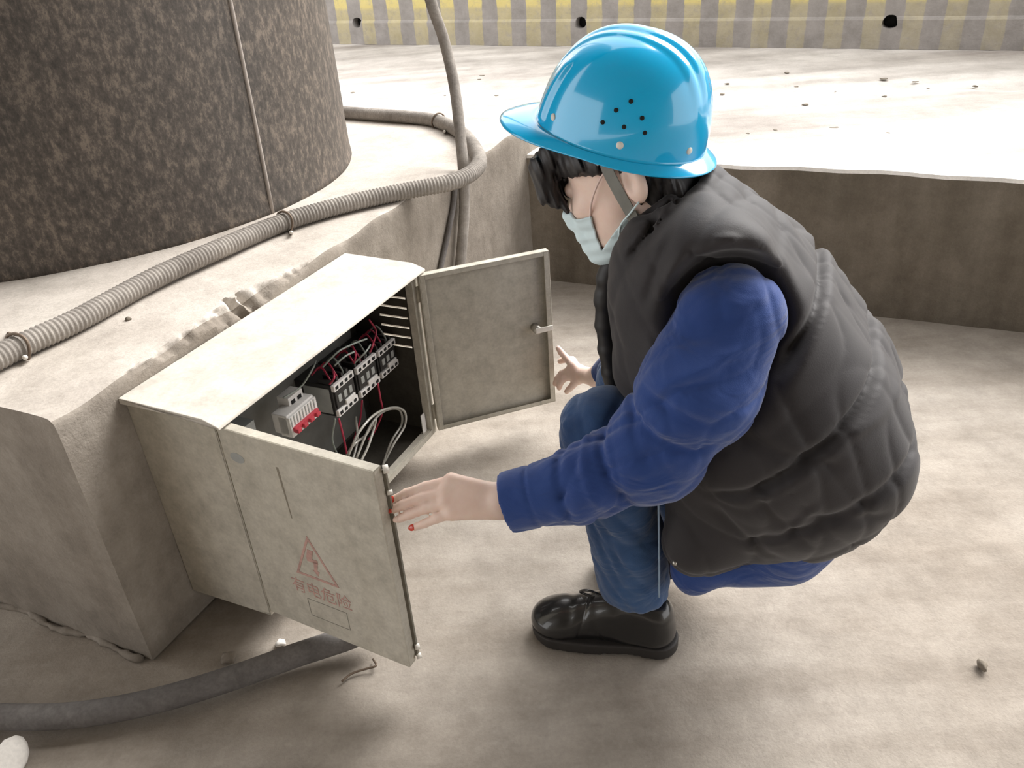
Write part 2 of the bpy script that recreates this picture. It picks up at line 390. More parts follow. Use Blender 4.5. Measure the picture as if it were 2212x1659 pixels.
for q, q2 in (((948, 262), (980, 275)), ((617, 480), (590, 490)), ((42, 750), (60, 741))):
    a, b = P_(*q, ZP+rc_), P_(*q2, ZP+rc_)
    clampring(a, b-a, rc_+.004)
    tubeobj('clamp_bolt', [P_(q[0]+12, q[1]+22, ZP-.004), P_(q[0]+12, q[1]+22, ZP+.014)], .005, M_screw, cond, 8)
tubeobj('clamp_bolt', [P_(20, 722, ZP-.004), P_(20, 722, ZP+.024)], .005, M_clamp, cond, 8)
# vertical hose dropping from above over the plinth front
def onface(px, py, off):       # point on the plane `off` in front of the plinth face
    d = ray(px, py); t = ((C0+NN*off-CO)@NN)/(d@NN); return CO+d*t
vh = catmull([onface(905, -120, -.12)+np.array([-.25, -.1, 1.9]), onface(905, -120, -.12)+np.array([-.12, -.05, .9]), onface(905, -120, -.12), onface(930, 0, -.10), onface(960, 90, -.08), onface(982, 190, -.04), onface(994, 290, .0), onface(1001, 370, .022), onface(1003, 450, .024), onface(998, 530, .024), onface(992, 600, .024), onface(985, 700, .03)], 8)
o = tubeobj('hanging_hose', vh, .0165, M_hose, None, 14)
tag(o, 'dusty grey hose hanging down behind the open cabinet door', 'hose')
vh = catmull([onface(984, 385, .010), onface(980, 440, .009), onface(967, 510, .009), onface(952, 580, .009), onface(938, 660, .009)], 8)  # dark tube laid along a dark line on the plinth face
o = tubeobj('thin_dark_tube', vh, .0075, M_hose2, None, 10)
tag(o, 'thin dark tube on the plinth face left of the hanging hose', 'cable')
# floor hose
fh = catmull([P_(-160, 1535, .03), P_(0, 1548, .031), P_(160, 1545, .031), P_(330, 1515, .031), P_(500, 1465, .031), P_(640, 1415, .032), P_(760, 1375, .04), P_(800, 1350, .06), P_(800, 1310, .10)], 10)
o = tubeobj('floor_hose', fh, .0225, M_hose2, None, 18)
tag(o, 'thick grey rubber hose on the floor running under the open cabinet door', 'hose')
o = tubeobj('wire_scrap', catmull([P_(738, 1472, .004), P_(760, 1455, .005), P_(790, 1445, .006), P_(812, 1438, .010), P_(806, 1424, .004)], 6), .0022, M_clamp, None, 6)
tag(o, 'short thin bent wire scrap on the floor below the cabinet door', 'wire')
# pebbles
def stone(px, py, r, label, z=0, mat=None, grp=None, sq=.6):
    c = P_(px, py, z); bm = bmesh.new(); bmesh.ops.create_icosphere(bm, subdivisions=3 if r > .03 else 2, radius=r)
    rr = np.random.default_rng(int(px)); k = rr.uniform(.7, 1.2, 3)
    for vv in bm.verts:
        n_ = 1+.18*math.sin(vv.co.x*4/r+px)+.15*math.sin(vv.co.y*5/r+py)
        vv.co = Vector((vv.co.x*k[0]*n_, vv.co.y*k[1]*n_, vv.co.z*sq*n_))+Vector(c)+Vector((0, 0, r*sq*.7))
    o = bmobj('stone', bm, mat or M_plinth, None, True); tag(o, label, 'stone', grp); return o
stone(2120, 1440, .012, 'small brown stone on the bare floor at the lower right', mat=M_wall)
stone(607, 1392, .009, 'small pale pebble on the dark floor just beyond the grey rubber hose', mat=M_litpale)
stone(495, 1425, .013, 'dull flat stone under the cabinet left of the pale pebble', mat=M_plinth)
stone(8, 1700, .05, 'pale lump of mortar at the bottom left corner of the picture', mat=M_litpale)
stone(278, 692, .007, 'tiny dark stone on the plinth top between conduit and chipped edge', z=ZP, mat=M_wall)
for k in range(34):
    px = rng.uniform(760, 2200); py = rng.choice([rng.normal(170, 10), rng.normal(205, 14), rng.normal(285, 8)])
    if 1100 < px < 1520: continue
    c_ = P_(px, py, ZR)
    stone(px, py, rng.uniform(.007, .016), 'small grey clod on the pale roadway', z=ZR, mat=M_wall, grp='clods scattered on the roadway', sq=.2)

# ------------------------------------------------------------------ electrical cabinet
SCL = H/1.3
BO = np.array([-.5369, 1.2352, .0672])*SCL; BW = .7259*SCL; BDp = .1992*SCL; BH = .4659*SCL+.018
BDp = (BO-C0)@NN-.001
print('box', BW, BDp, BH, 'corner', BO)
VIN = -NN
cab = empty('electrical_cabinet', BO)
tag(cab, 'beige sheet metal electrical cabinet with both doors open, fixed to the plinth', 'cabinet')
t = .0025
bm = bmesh.new()
# back, bottom, left side, top
for q in ((0, BW, BDp-t, BDp, 0, BH), (0, BW, 0, BDp-t, 0, t), (0, t, 0, BDp-t, t, BH), (t, BW, 0, BDp-t, BH-t, BH)):
    bbox(bm, BO, UX, VIN, ZZ, *q)
# right side made of strips leaving louvre slots
sl = [BH*.82-k*.026 for k in range(6)]
bbox(bm, BO, UX, VIN, ZZ, BW-t, BW, 0, .035, t, BH-t); bbox(bm, BO, UX, VIN, ZZ, BW-t, BW, .115, BDp-t, t, BH-t)
zs = [BH-t]+[z for s in sl for z in (s+.0025, s-.0025)]+[t]
for k in range(0, len(zs), 2): bbox(bm, BO, UX, VIN, ZZ, BW-t, BW, .035, .115, zs[k+1], zs[k])
o = bmobj('body', bm, [M_metal, M_inshade], cab)
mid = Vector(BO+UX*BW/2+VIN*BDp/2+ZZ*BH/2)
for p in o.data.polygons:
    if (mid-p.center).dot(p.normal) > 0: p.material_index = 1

# front frame lips
bm = bmesh.new(); lp = .022
for q in ((0, lp, -.001, .002, 0, BH), (BW-lp, BW, -.001, .002, 0, BH), (lp, BW-lp, -.001, .002, 0, .016), (lp, BW-lp, -.001, .002, BH-.02, BH), (0, BW, 0.001, .02, .001, .004),
          (lp-.002, lp, .002, .018, .016, BH-.02), (BW-lp, BW-lp+.002, .002, .018, .016, BH-.02), (lp, BW-lp, .002, .018, .015, .017)):
    bbox(bm, BO, UX, VIN, ZZ, *q)
bmobj('front_frame', bm, M_metal, cab)
# sloping roof with overhang and a folded drip edge
bm = bmesh.new()
a = .012; fo = .020
rp = [(BDp, BH+.012), (BDp, BH+.002), (BDp*.99, BH), (.002, BH), (-fo+.004, BH-.010), (-fo-.002, BH-.010), (-fo, BH-.005), (.012, BH+.006)]
prism(bm, [BO-UX*a+VIN*v_+ZZ*z_ for v_, z_ in rp], UX*(BW+2*a))
o = bmobj('roof', bm, M_roofm, cab); md = o.modifiers.new('b', 'BEVEL'); md.width = .0015; md.segments = 2; md.limit_method = 'ANGLE'
tag(o, 'pale dust-covered sloping metal roof')
# mounting plate and interior
bm = bmesh.new(); bbox(bm, BO, UX, VIN, ZZ, .05, BW-.05, BDp-.022, BDp-.018, .03, BH-.04); bmobj('mounting_plate', bm, plain('zinc', (.17, .168, .155), .6, .1), cab)
bm = bmesh.new(); bbox(bm, BO, UX, VIN, ZZ, .03, .20, BDp-.075, BDp-.03, .035, .30); bmobj('inner_panel', bm, M_grey, cab)
def inbox(px, py, v):
    d = ray(px, py); q = ((BO+VIN*v-CO)@VIN)/(d@VIN); P = CO+d*q-BO; return P@UX, P[2]
vf = .070
def contactor(pl_, pr_, pb_):
    u0, z1 = inbox(*pl_, vf); u1, _ = inbox(*pr_, vf); _, z0 = inbox(*pb_, vf)
    print('contactor', u0, u1, z0, z1)
    c = empty('contactor', BO+UX*u0+VIN*vf+ZZ*z0, cab); wd = u1-u0; h = z1-z0
    O = BO+UX*u0+ZZ*z0+VIN*vf
    bm = bmesh.new(); bbox(bm, O, UX, VIN, ZZ, 0, wd, .004, BDp-vf-.022, h*.0, h, .002)
    bbox(bm, O, UX, VIN, ZZ, .004, wd-.004, 0, .006, h*.24, h*.76, .001)
    for k in range(4):
        bbox(bm, O, UX, VIN, ZZ, wd*(.04+.25*k), wd*(.12+.25*k), .004, .04, h, h+.010)
    bmobj('housing', bm, M_dark, c)
    for zz in (0, h-h*.2):
        bm = bmesh.new(); bbox(bm, O, UX, VIN, ZZ, 0, wd, -.003, .006, zz, zz+h*.2, .0012)
        if zz == 0: bbox(bm, O, UX, VIN, ZZ, wd*.42, wd*.9, -.004, .004, h*.2, h*.33, .001)
        s = bmobj('terminal_strip', bm, M_white, c); tag(s, 'white terminal strip')
        bm = bmesh.new()
        for k in range(4): bbox(bm, O, UX, VIN, ZZ, wd*(.07+.235*k), wd*(.19+.235*k), -.0042, -.002, zz+h*.06, zz+h*.15)
        bmobj('terminal_screw', bm, M_void, c)
    bm = bmesh.new(); bbox(bm, O, UX, VIN, ZZ, -.0015, .001, .012, BDp-vf-.045, h*.08, h*.88, .0006); s = bmobj('side_label', bm, M_grey, c); tag(s, 'grey side plate')
    bm = bmesh.new()
    for k in range(3): bbox(bm, O, UX, VIN, ZZ, wd*(.15+.27*k), wd*(.3+.27*k), -.0015, .002, h*.4, h*.62, .0008)
    s = bmobj('front_marking', bm, M_grey, c)
    for k in range(3):
        q = O+UX*wd*(.15+.3*k)+ZZ*h
        tubeobj('terminal_wire', catmull([q+VIN*.01-ZZ*.004, q+VIN*.014+ZZ*.012, q+VIN*.04+ZZ*.03+UX*.01, q+VIN*.06+ZZ*.012], 4), .0022, M_wred if k < 2 else M_wgrey, c, 6)
    return c
contactor((718, 835), (762, 808), (727, 906))
contactor((768, 797), (811, 770), (778, 862))
contactor((815, 760), (852, 737), (823, 820))
# breaker with red toggles
u0, z1 = inbox(624, 905, .075); u1, _ = inbox(684, 868, .075); _, z0 = inbox(633, 948, .075)
br = empty('circuit_breaker', BO+UX*u0+VIN*.075+ZZ*z0, cab); O = BO+UX*u0+ZZ*z0+VIN*.075; wd = u1-u0; h = z1-z0
print('breaker', u0, u1, z0, z1)
bm = bmesh.new(); bbox(bm, O, UX, VIN, ZZ, 0, wd, 0, .03, 0, h, .0015); bbox(bm, O, UX, VIN, ZZ, .0, wd, .006, .045, h*.1, h*1.08, .002); bmobj('housing', bm, M_white, br)
bm = bmesh.new(); bbox(bm, O, UX, VIN, ZZ, wd*.05, wd*.95, -.006, .002, h*.28, h*.48, .0015)
for k in range(4): bbox(bm, O, UX, VIN, ZZ, wd*(.06+.24*k), wd*(.2+.24*k), -.012, .0, h*.2, h*.4, .0015)
s = bmobj('toggle', bm, M_red, br); tag(s, 'dark pink row of toggles')
bm = bmesh.new()
for k in range(9): bbox(bm, O, UX, VIN, ZZ, wd*(.04+.105*k), wd*(.07+.105*k), -.001, .001, h*.52, h*.98)
bmobj('groove', bm, M_grey, br)
u0, z1 = inbox(622, 862, .10); u1, _ = inbox(652, 840, .10)
bm = bmesh.new(); bbox(bm, BO+UX*u0+ZZ*(z1-.03)+VIN*.10, UX, VIN, ZZ, 0, u1-u0, 0, .03, 0, .03, .001)
tb = bmobj('terminal_block', bm, M_white, cab); tag(tb, 'small white terminal block with dark screws')
bm = bmesh.new()
for k in range(2): bbox(bm, BO+UX*u0+ZZ*(z1-.03)+VIN*.10, UX, VIN, ZZ, (u1-u0)*(.15+.45*k), (u1-u0)*(.4+.45*k), -.0015, .0, .009, .021)
bmobj('terminal_screw', bm, M_void, tb)
def inb(px, py, v): u_, z_ = inbox(px, py, v); return BO+UX*u_+VIN*v+ZZ*z_
def wire(nm, pts, r, mt): return tubeobj(nm, catmull([inb(*p) for p in pts], 8), r, mt, cab, 6)
for pts in ([(797, 690, .10), (812, 715, .09), (805, 745, .06), (800, 760, .07)], [(760, 745, .1), (768, 765, .06), (765, 785, .06)], [(717, 795, .1), (722, 815, .05), (712, 830, .07)],
            [(816, 828, .06), (822, 862, .06), (826, 890, .07), (810, 930, .09), (795, 950, .10)], [(732, 905, .06), (742, 945, .07), (750, 985, .08)], [(782, 865, .08), (778, 905, .1), (765, 950, .1)]):
    tag(wire('wire', pts, .0024, M_wred), 'red wire')
for pts in ([(697, 793, .06), (730, 760, .04), (765, 742, .04), (792, 732, .05)], [(722, 790, .06), (745, 770, .05), (765, 760, .05)], [(612, 860, .08), (650, 835, .07), (676, 795, .06), (682, 780, .1)],
            [(765, 785, .06), (790, 760, .04), (800, 745, .05)], [(724, 905, .07), (718, 950, .09), (730, 985, .1)]):
    tag(wire('wire', pts, .0021, M_wgrey), 'grey wire')
for pts in ([(752, 985, .06), (775, 935, .05), (810, 895, .05), (850, 880, .05), (874, 890, .04), (874, 920, .04), (850, 960, .04), (830, 1000, .05)],
            [(770, 990, .06), (800, 920, .06), (830, 888, .06), (862, 885, .05), (868, 915, .05), (845, 955, .05), (822, 1020, .05)],
            [(745, 990, .08), (765, 960, .07), (790, 940, .07), (812, 905, .07)], [(778, 1000, .05), (795, 965, .05), (808, 925, .06), (812, 905, .06)],
            [(760, 1000, .07), (772, 950, .09), (768, 900, .11)]):
    wire('cable', pts, .0032, M_clear)
bm = bmesh.new(); bbox(bm, BO, UX, VIN, ZZ, BW*.60, BW*.66, .03, BDp-.03, .004, .03, .002); bmobj('cable_gland', bm, M_hose2, cab)
bm = bmesh.new(); bbox(bm, BO, UX, VIN, ZZ, BW-.045, BW-.028, .01, .012, .012, .07); bmobj('white_plate', bm, M_white, cab)  # small white plate beside the right hinge
# doors: folded sheet trays, 14 mm deep rims
def door(Hg, D, nout, label, flipz=False):
    """Hg hinge foot, D unit along the width, nout unit normal of the outer skin"""
    W_ = BW/2-.014; h0, h1 = .012, BH-.014; rim = .020
    g = empty('door', Hg+ZZ*h0, cab); tag(g, label)
    bm = bmesh.new(); I = -nout
    bbox(bm, Hg, D, I, ZZ, 0, W_, 0, .002, h0, h1)
    for q in ((0, W_, .002, rim, h0, h0+.002), (0, W_, .002, rim, h1-.002, h1), (0, .002, .002, rim, h0, h1), (W_-.002, W_, .002, rim, h0, h1),
              (W_-.014, W_-.002, rim-.002, rim, h0+.002, h1-.002), (.002, .014, rim-.002, rim, h0+.002, h1-.002), (.014, W_-.014, rim-.002, rim, h0+.002, h0+.012), (.014, W_-.014, rim-.002, rim, h1-.012, h1-.002)):
        bbox(bm, Hg, D, I, ZZ, *q)
    o = bmobj('door_panel', bm, M_metal, g); md = o.modifiers.new('b', 'BEVEL'); md.width = .0008; md.segments = 1; md.limit_method = 'ANGLE'
    for zz in (h0+.05, h1-.05): tubeobj('hinge', [Hg+ZZ*(zz-.02)+I*.004-D*.003, Hg+ZZ*(zz+.02)+I*.004-D*.003], .004, M_metal, g, 8)
    return g, W_, h0, h1, I
a1, a2 = 1.6431, 2.3344
D1 = math.cos(a1)*UX+math.sin(a1)*NN; N1 = math.cos(a1)*NN-math.sin(a1)*UX      # outer skin normal of the left door
D2 = -math.cos(a2)*UX+math.sin(a2)*NN; N2 = math.cos(a2)*NN+math.sin(a2)*UX
g1, W_, h0, h1, I1 = door(BO+NN*.003, D1, N1, 'open left door with a faded red warning print on its outer face')
g2, _, _, _, I2 = door(BO+UX*BW+NN*.003, D2, N2, 'open right door seen from inside with a latch tongue')
# warning print on left door: u along D1 from hinge
def ond(px, py):
    O_ = BO+NN*.003+N1*.0008; d = ray(px, py); q = ((O_-CO)@N1)/(d@N1); P = CO+d*q-O_; return P@D1, P[2]+O_[2]-BO[2]
M_print = plain('faded_red_print', (.50, .31, .27), .8, var=.25, vs=60)
M_pencil = plain('grey_line_print', (.27, .255, .22), .8, var=.2, vs=80)
M_tint = plain('pink_print_ghost', (.44, .375, .325), .8, var=.12, vs=60)
OD = BO+NN*.003
def flat(name, polys, mat, off, label=None):
    bm = bmesh.new()
    for poly in polys: prism(bm, [OD+D1*u_+ZZ*z_+N1*.0001 for u_, z_ in poly], N1*off)
    o = bmobj(name, bm, mat, g1)
    if label: tag(o, label)
    return o
T0, T1, T2 = ond(667, 1160), ond(640, 1236), ond(733, 1272)
print('tri', T0, T1, T2)
cxm = T0[0]; half = .5*(T2[0]-T1[0]); cxm = .5*(T1[0]+T2[0]); bz = .5*(T1[1]+T2[1]); tz = T0[1]
def tri(k): 
    cz = bz+(tz-bz)/3
    return [(cxm+(x-cxm)*k, cz+(z-cz)*k) for x, z in ((cxm, tz), (cxm-half, bz), (cxm+half, bz))]
ti, to = tri(.84), tri(1.0)
flat('warning_triangle', [[to[i], to[(i+1) % 3], ti[(i+1) % 3], ti[i]] for i in range(3)], M_print, .0004, 'faded red warning triangle')
bw = half*.5; hb = (tz-bz)
bolt = [[(-.15, .68), (.12, .68), (-.02, .48), (-.28, .48)], [(-.28, .48), (.22, .48), (.22, .40), (-.28, .40)], [(.02, .44), (.22, .44), (.1, .22), (-.04, .22)], [(-.12, .22), (.2, .22), (.08, .1)]]
flat('lightning_bolt', [[(cxm+x*half, bz+z*hb) for x, z in q] for q in bolt], M_print, .0004, 'faded red lightning bolt')
R1, R2 = ond(668, 1310), ond(757, 1368)
ux0, ux1 = ond(668, 1310)[0], ond(752, 1340)[0]; zt, zb = ond(668, 1305)[1], ond(672, 1328)[1]-.0
zt = bz-.058; zb = zt-.042; e = .0012
flat('label_outline', [[(ux0, zt), (ux1, zt), (ux1, zt-e), (ux0, zt-e)], [(ux0, zb), (ux1, zb), (ux1, zb-e), (ux0, zb-e)], [(ux0, zt), (ux0+e, zt), (ux0+e, zb), (ux0, zb)], [(ux1-e, zt), (ux1, zt), (ux1, zb), (ux1-e, zb)]], M_pencil, .0003, 'thin grey outline of a label')
fc = bpy.data.curves.new('t', 'FONT'); fc.body = '有电危险'; fc.size = .034; fc.align_x = 'CENTER'; fc.extrude = .0002; fc.resolution_u = 3
fo_ = bpy.data.objects.new('t', fc); COL.objects.link(fo_)
bpy.context.view_layer.update(); tm = bpy.data.meshes.new_from_object(fo_.evaluated_get(bpy.context.evaluated_depsgraph_get())); bpy.data.objects.remove(fo_)
print('text verts', len(tm.vertices))
o = link('warning_text', tm, M_print, None); Mx = Matrix.Identity(4)
for i in range(3): Mx[i][0] = D1[i]*1.0; Mx[i][1] = ZZ[i]*1.1; Mx[i][2] = N1[i]; Mx[i][3] = (OD+D1*cxm+ZZ*(bz-.045)+N1*.0003)[i]
o.parent = g1; o.matrix_world = Mx; tag(o, 'faded red lettering')
q0 = ond(512, 990)
flat('sticker_mark', [[(q0[0]+.016*math.cos(a), q0[1]+.010*math.sin(a)) for a in np.linspace(0, 2*PI, 17)[:-1]]], M_grey, .0003, 'pale oval sticker residue')
s0, s1 = ond(598, 1010), ond(630, 1120)
flat('rust_streak', [[(s0[0]-.003, s0[1]), (s0[0]+.002, s0[1]), (s1[0]+.001, s1[1]), (s1[0]-.001, s1[1])]], plain('streak', (.24, .21, .165), .9), .0002, 'brown streak')
# left door free edge: latch studs
E1 = OD+D1*W_
for px, py in ((822, 1032), (897, 1385), (903, 1415)):
    zz = (onface(px, py, 0) if False else None)
for zz, r in ((h1-.006, .007), (h0+.035, .0055), (h0+.012, .005), (h1-.05, .004)):
    tubeobj('latch_stud', [E1+I1*.018+D1*.004+ZZ*zz-N1*.0, E1+I1*.024+D1*.010+ZZ*zz], r, M_screw, g1, 10)
bm = bmesh.new(); bbox(bm, OD, D1, I1, ZZ, W_-.002, W_+.006, .020, .024, h0+.01, h1-.01); bmobj('edge_strip', bm, M_inner, g1)
# right door latch
E2 = BO+UX*BW+NN*.003
def on2(px, py):
    O_ = E2+I2*.02; d = ray(px, py); q = ((O_-CO)@N2)/(d@N2); P = CO+d*q-E2; return P@D2, P[2]
lu, lz = on2(1160, 712); print('latch', lu, lz, W_)
tubeobj('lock_barrel', [E2+D2*lu+ZZ*lz+I2*.002, E2+D2*lu+ZZ*lz+I2*.026], .011, M_steel, g2, 16)
bm = bmesh.new(); bbox(bm, E2+D2*lu+ZZ*lz, D2, I2, ZZ, -.006, .040, .026, .029, -.007, .007, .001); tag(bmobj('latch_tongue', bm, M_screw, g2), 'pale latch tongue')
# ==== PERSON
# ------------------------------------------------------------------ implicit-surface modelling (rounded cones blended, meshed by surface nets)
def seg_(P, a, b):
    ab = b-a; return np.clip((P-a)@ab/(ab@ab), 0, 1)
def rcone(P, a, b, ra, rb):
    h = seg_(P, a, b); return np.linalg.norm(P-a-h[:, None]*(b-a), axis=1)-(ra+h*(rb-ra))
def ball(P, c, r): return np.linalg.norm(P-c, axis=1)-r
def ellip(P, c, r, R=None):
    q = P-c
    if R is not None: q = q@np.asarray(R).T
    r = np.asarray(r); k0 = np.linalg.norm(q/r, axis=1); k1 = np.linalg.norm(q/r**2, axis=1)+1e-9
    return k0*(k0-1)/k1
def smin(a, b, k):
    h = np.clip(.5+.5*(b-a)/k, 0, 1); return b+(a-b)*h-k*h*(1-h)
def smax(a, b, k): return -smin(-a, -b, k)
def chain(P, pts, rs, k=.02, wid=None):
    if wid is not None:
        l = (P-S0)@LF; P = P-np.outer(l-(l-np.clip(l, -wid, wid)), LF) if False else P-np.outer(np.clip(l, -wid, wid), LF)
    d = None
    for i in range(len(pts)-1):
        e = rcone(P, np.asarray(pts[i]), np.asarray(pts[i+1]), rs[i], rs[i+1]); d = e if d is None else smin(d, e, k)
    return d
def sdf_mesh(f, lo, hi, h, lev=3):
    lo = np.asarray(lo, float); hi = np.asarray(hi, float); S = h*2**lev
    n = np.ceil((hi-lo)/S).astype(int)
    g = np.stack(np.meshgrid(*[np.arange(k) for k in n], indexing='ij'), -1).reshape(-1, 3)
    for L in range(lev, -1, -1):
        s = h*2**L; d = f(lo+(g+.5)*s); g = g[np.abs(d) < s*.87*1.5+h*.6]
        if L: g = (g[:, None, :]*2+np.stack(np.meshgrid([0, 1], [0, 1], [0, 1], indexing='ij'), -1).reshape(1, 8, 3)).reshape(-1, 3)
    M = 1 << 12
    key = lambda a: (a[..., 0].astype(np.int64)*M+a[..., 1])*M+a[..., 2]
    off = np.stack(np.meshgrid([0, 1], [0, 1], [0, 1], indexing='ij'), -1).reshape(8, 3)
    ck = key(g[:, None, :]+off[None]+1); uk, inv = np.unique(ck, return_inverse=True); inv = inv.reshape(ck.shape)
    cc = np.stack([uk//(M*M), (uk//M) % M, uk % M], 1)-1
    dv = f(lo+cc*h); D = dv[inv]
    act = (D.min(1) < 0) & (D.max(1) >= 0); g = g[act]; D = D[act]
    acc = np.zeros((len(g), 3)); cnt = np.zeros(len(g))
    for i in range(8):
        for ax in range(3):
            j = i | (4 >> ax)
            if j == i: continue
            a, b = D[:, i], D[:, j]; cr = (a < 0) != (b < 0); t = np.where(cr, a/np.where(a == b, 1, a-b), 0)
            p = off[i][None]+t[:, None]*(off[j]-off[i])[None]; acc += p*cr[:, None]; cnt += cr
    V = lo+(g+acc/cnt[:, None])*h
    # one Newton step and relaxation on to the surface
    ks = key(g+1); order = np.argsort(ks); sk = ks[order]
    def find(a):
        k = key(a+1); p = np.clip(np.searchsorted(sk, k), 0, len(sk)-1); return np.where(sk[p] == k, order[p], -1)
    F = []
    for ax in range(3):
        j = 4 >> ax; a, b = D[:, 0], D[:, j]; cr = np.where((a < 0) != (b < 0))[0]
        u = np.eye(3, dtype=int)[(ax+1) % 3]; v = np.eye(3, dtype=int)[(ax+2) % 3]
        q = np.stack([cr, find(g[cr]-u), find(g[cr]-u-v), find(g[cr]-v)], 1)
        fl_ = a[cr] >= 0; q[fl_] = q[fl_][:, ::-1]; F.append(q[(q >= 0).all(1)])
    F = np.concatenate(F)
    return V, F
def sdf_obj(name, f, lo, hi, h, mat, parent, lev=3):
    V, F = sdf_mesh(f, lo, hi, h, lev)
    me = bpy.data.meshes.new(name); me.vertices.add(len(V)); me.vertices.foreach_set('co', V.astype(np.float32).ravel())
    me.loops.add(len(F)*4); me.loops.foreach_set('vertex_index', F[:, ::-1].astype(np.int32).ravel())
    me.polygons.add(len(F)); me.polygons.foreach_set('loop_start', np.arange(0, len(F)*4, 4, dtype=np.int32)); me.polygons.foreach_set('loop_total', np.full(len(F), 4, np.int32))
    me.update(calc_edges=True); me.validate()
    bm = bmesh.new(); bm.from_mesh(me); bmesh.ops.smooth_vert(bm, verts=bm.verts, factor=.5, use_axis_x=True, use_axis_y=True, use_axis_z=True); 
    bmesh.ops.recalc_face_normals(bm, faces=bm.faces); bm.to_mesh(me); bm.free()
    return link(name, me, mat, parent, True)
def bounds(pts, pad): p = np.array(pts); return p.min(0)-pad, p.max(0)+pad
def wav(P, dirs, seed, amp):
    r = np.random.default_rng(seed); o = np.zeros(len(P))
    for fr, n in dirs:
        for k in range(n):
            d = r.normal(size=3); d /= np.linalg.norm(d); o += np.sin(P@d*fr+r.uniform(0, 6))/n
    return o*amp

# ------------------------------------------------------------------ materials of the worker
def skinmat():
    m, nt, bs = nodes('skin'); v = coords(nt)
    c = ramp(nt, noise(nt, v, 25, 5), [(.3, (.80, .58, .49)), (.7, (.89, .70, .61))]); nt.links.new(c, bs.inputs['Base Color'])
    bs.inputs['Roughness'].default_value = .5; bs.inputs['Subsurface Weight'].default_value = .15; bs.inputs['Subsurface Radius'].default_value = (.01, .004, .002); bs.inputs['Subsurface Scale'].default_value = .5
    bump(nt, bs, noise(nt, v, 300, 4), .1, .001); return m
M_skin = skinmat()
M_vest = plain('black_padded_cloth', (.026, .023, .0255), .68, var=.12, vs=9, spec=.35, bmp=.25, bs_=500, sheen=.15)
M_vestin = plain('black_zip_placket', (.012, .011, .012), .5)
def cloth(name, a, b, wv, sheen=.3):
    m, nt, bs = nodes(name); v = coords(nt)
    c = ramp(nt, noise(nt, v, 7, 6, .65), [(.3, a), (.7, b)]); nt.links.new(c, bs.inputs['Base Color'])
    bs.inputs['Roughness'].default_value = .85; bs.inputs['Sheen Weight'].default_value = sheen; bs.inputs['Specular IOR Level'].default_value = .15
    nz = nt.nodes.new('ShaderNodeTexNoise'); nz.inputs['Scale'].default_value = 11; nz.inputs['Detail'].default_value = 2; nz.inputs['Distortion'].default_value = 1.6
    nt.links.new(coords(nt, (1, 1, 1.6), (.5, .3, 0)), nz.inputs['Vector'])
    bump(nt, bs, mathn(nt, 'ADD', mathn(nt, 'MULTIPLY', nz.outputs['Fac'], 6.0), mathn(nt, 'MULTIPLY', noise(nt, v, wv, 3), .35)), .45, .003); return m
M_blue = cloth('blue_work_cloth', (.020, .050, .195), (.030, .070, .25), 700)
M_jean = cloth('denim', (.020, .050, .13), (.046, .105, .24), 600)
M_hair = plain('black_hair', (.010, .008, .009), .48, var=.3, vs=40)
M_leather = plain('black_shiny_leather', (.010, .010, .011), .28, coat=.6)
M_sole = plain('black_rubber_sole', (.022, .019, .018), .6)
M_mask = plain('pale_blue_mask', (.66, .80, .84), .8, var=.04)
M_strap = plain('grey_webbing', (.22, .22, .20), .7, bmp=.4, bs_=900)
M_buck = plain('grey_buckle', (.55, .56, .56), .4)
M_nail = plain('red_nail_varnish', (.62, .045, .02), .25, coat=.5)
M_loop = plain('pink_white_elastic', (.80, .62, .56), .6)
M_lipdark = plain('eye_dark', (.02, .012, .01), .2)
m_, nt, bs = nodes('glossy_blue_helmet'); bs.inputs['Base Color'].default_value = (.0, .45, .84, 1)
bs.inputs['Roughness'].default_value = .16; bs.inputs['Coat Weight'].default_value = .8; bs.inputs['Coat Roughness'].default_value = .05
M_helm = m_

person = empty('person', wl(-.15, 0, 0))
tag(person, 'crouching person in blue hard hat, face mask, black padded vest and jeans at the cabinet', 'person')
k_ = .923
# ---- joints
SHL = pp(1575, 690, .165); ELB = pp(1408, 975, .235); WRL = pp(1085, 1080, .285)
SHR = pp(1500, 560, -.17); 
KNL = pp(1308, 935, .115); ANL = pp(1343, 1262, .105); HPL = pp(1690, 1040, .09)
KNR = wl(-.02, -.10, .44); ANR = wl(-.128, -.06, .14); HPR = pp(1690, 1010, -.09)
NECK = pp(1445, 485, 0); HEADC = pp(1354, 370, 0)
WRR = pp(1285, 815, -.50); ELR = wl(-.10, -.42, .52)
print('upper arm L', np.linalg.norm(SHL-ELB), 'fore', np.linalg.norm(ELB-WRL), 'R', np.linalg.norm(SHR-ELR), np.linalg.norm(ELR-WRR), 'thigh', np.linalg.norm(KNL-HPL), 'shin', np.linalg.norm(KNL-ANL))
print('loc: shl', loc(SHL), 'elb', loc(ELB), 'wr', loc(WRL), 'kn', loc(KNL), 'neck', loc(NECK), 'head', loc(HEADC), 'wrr', loc(WRR))

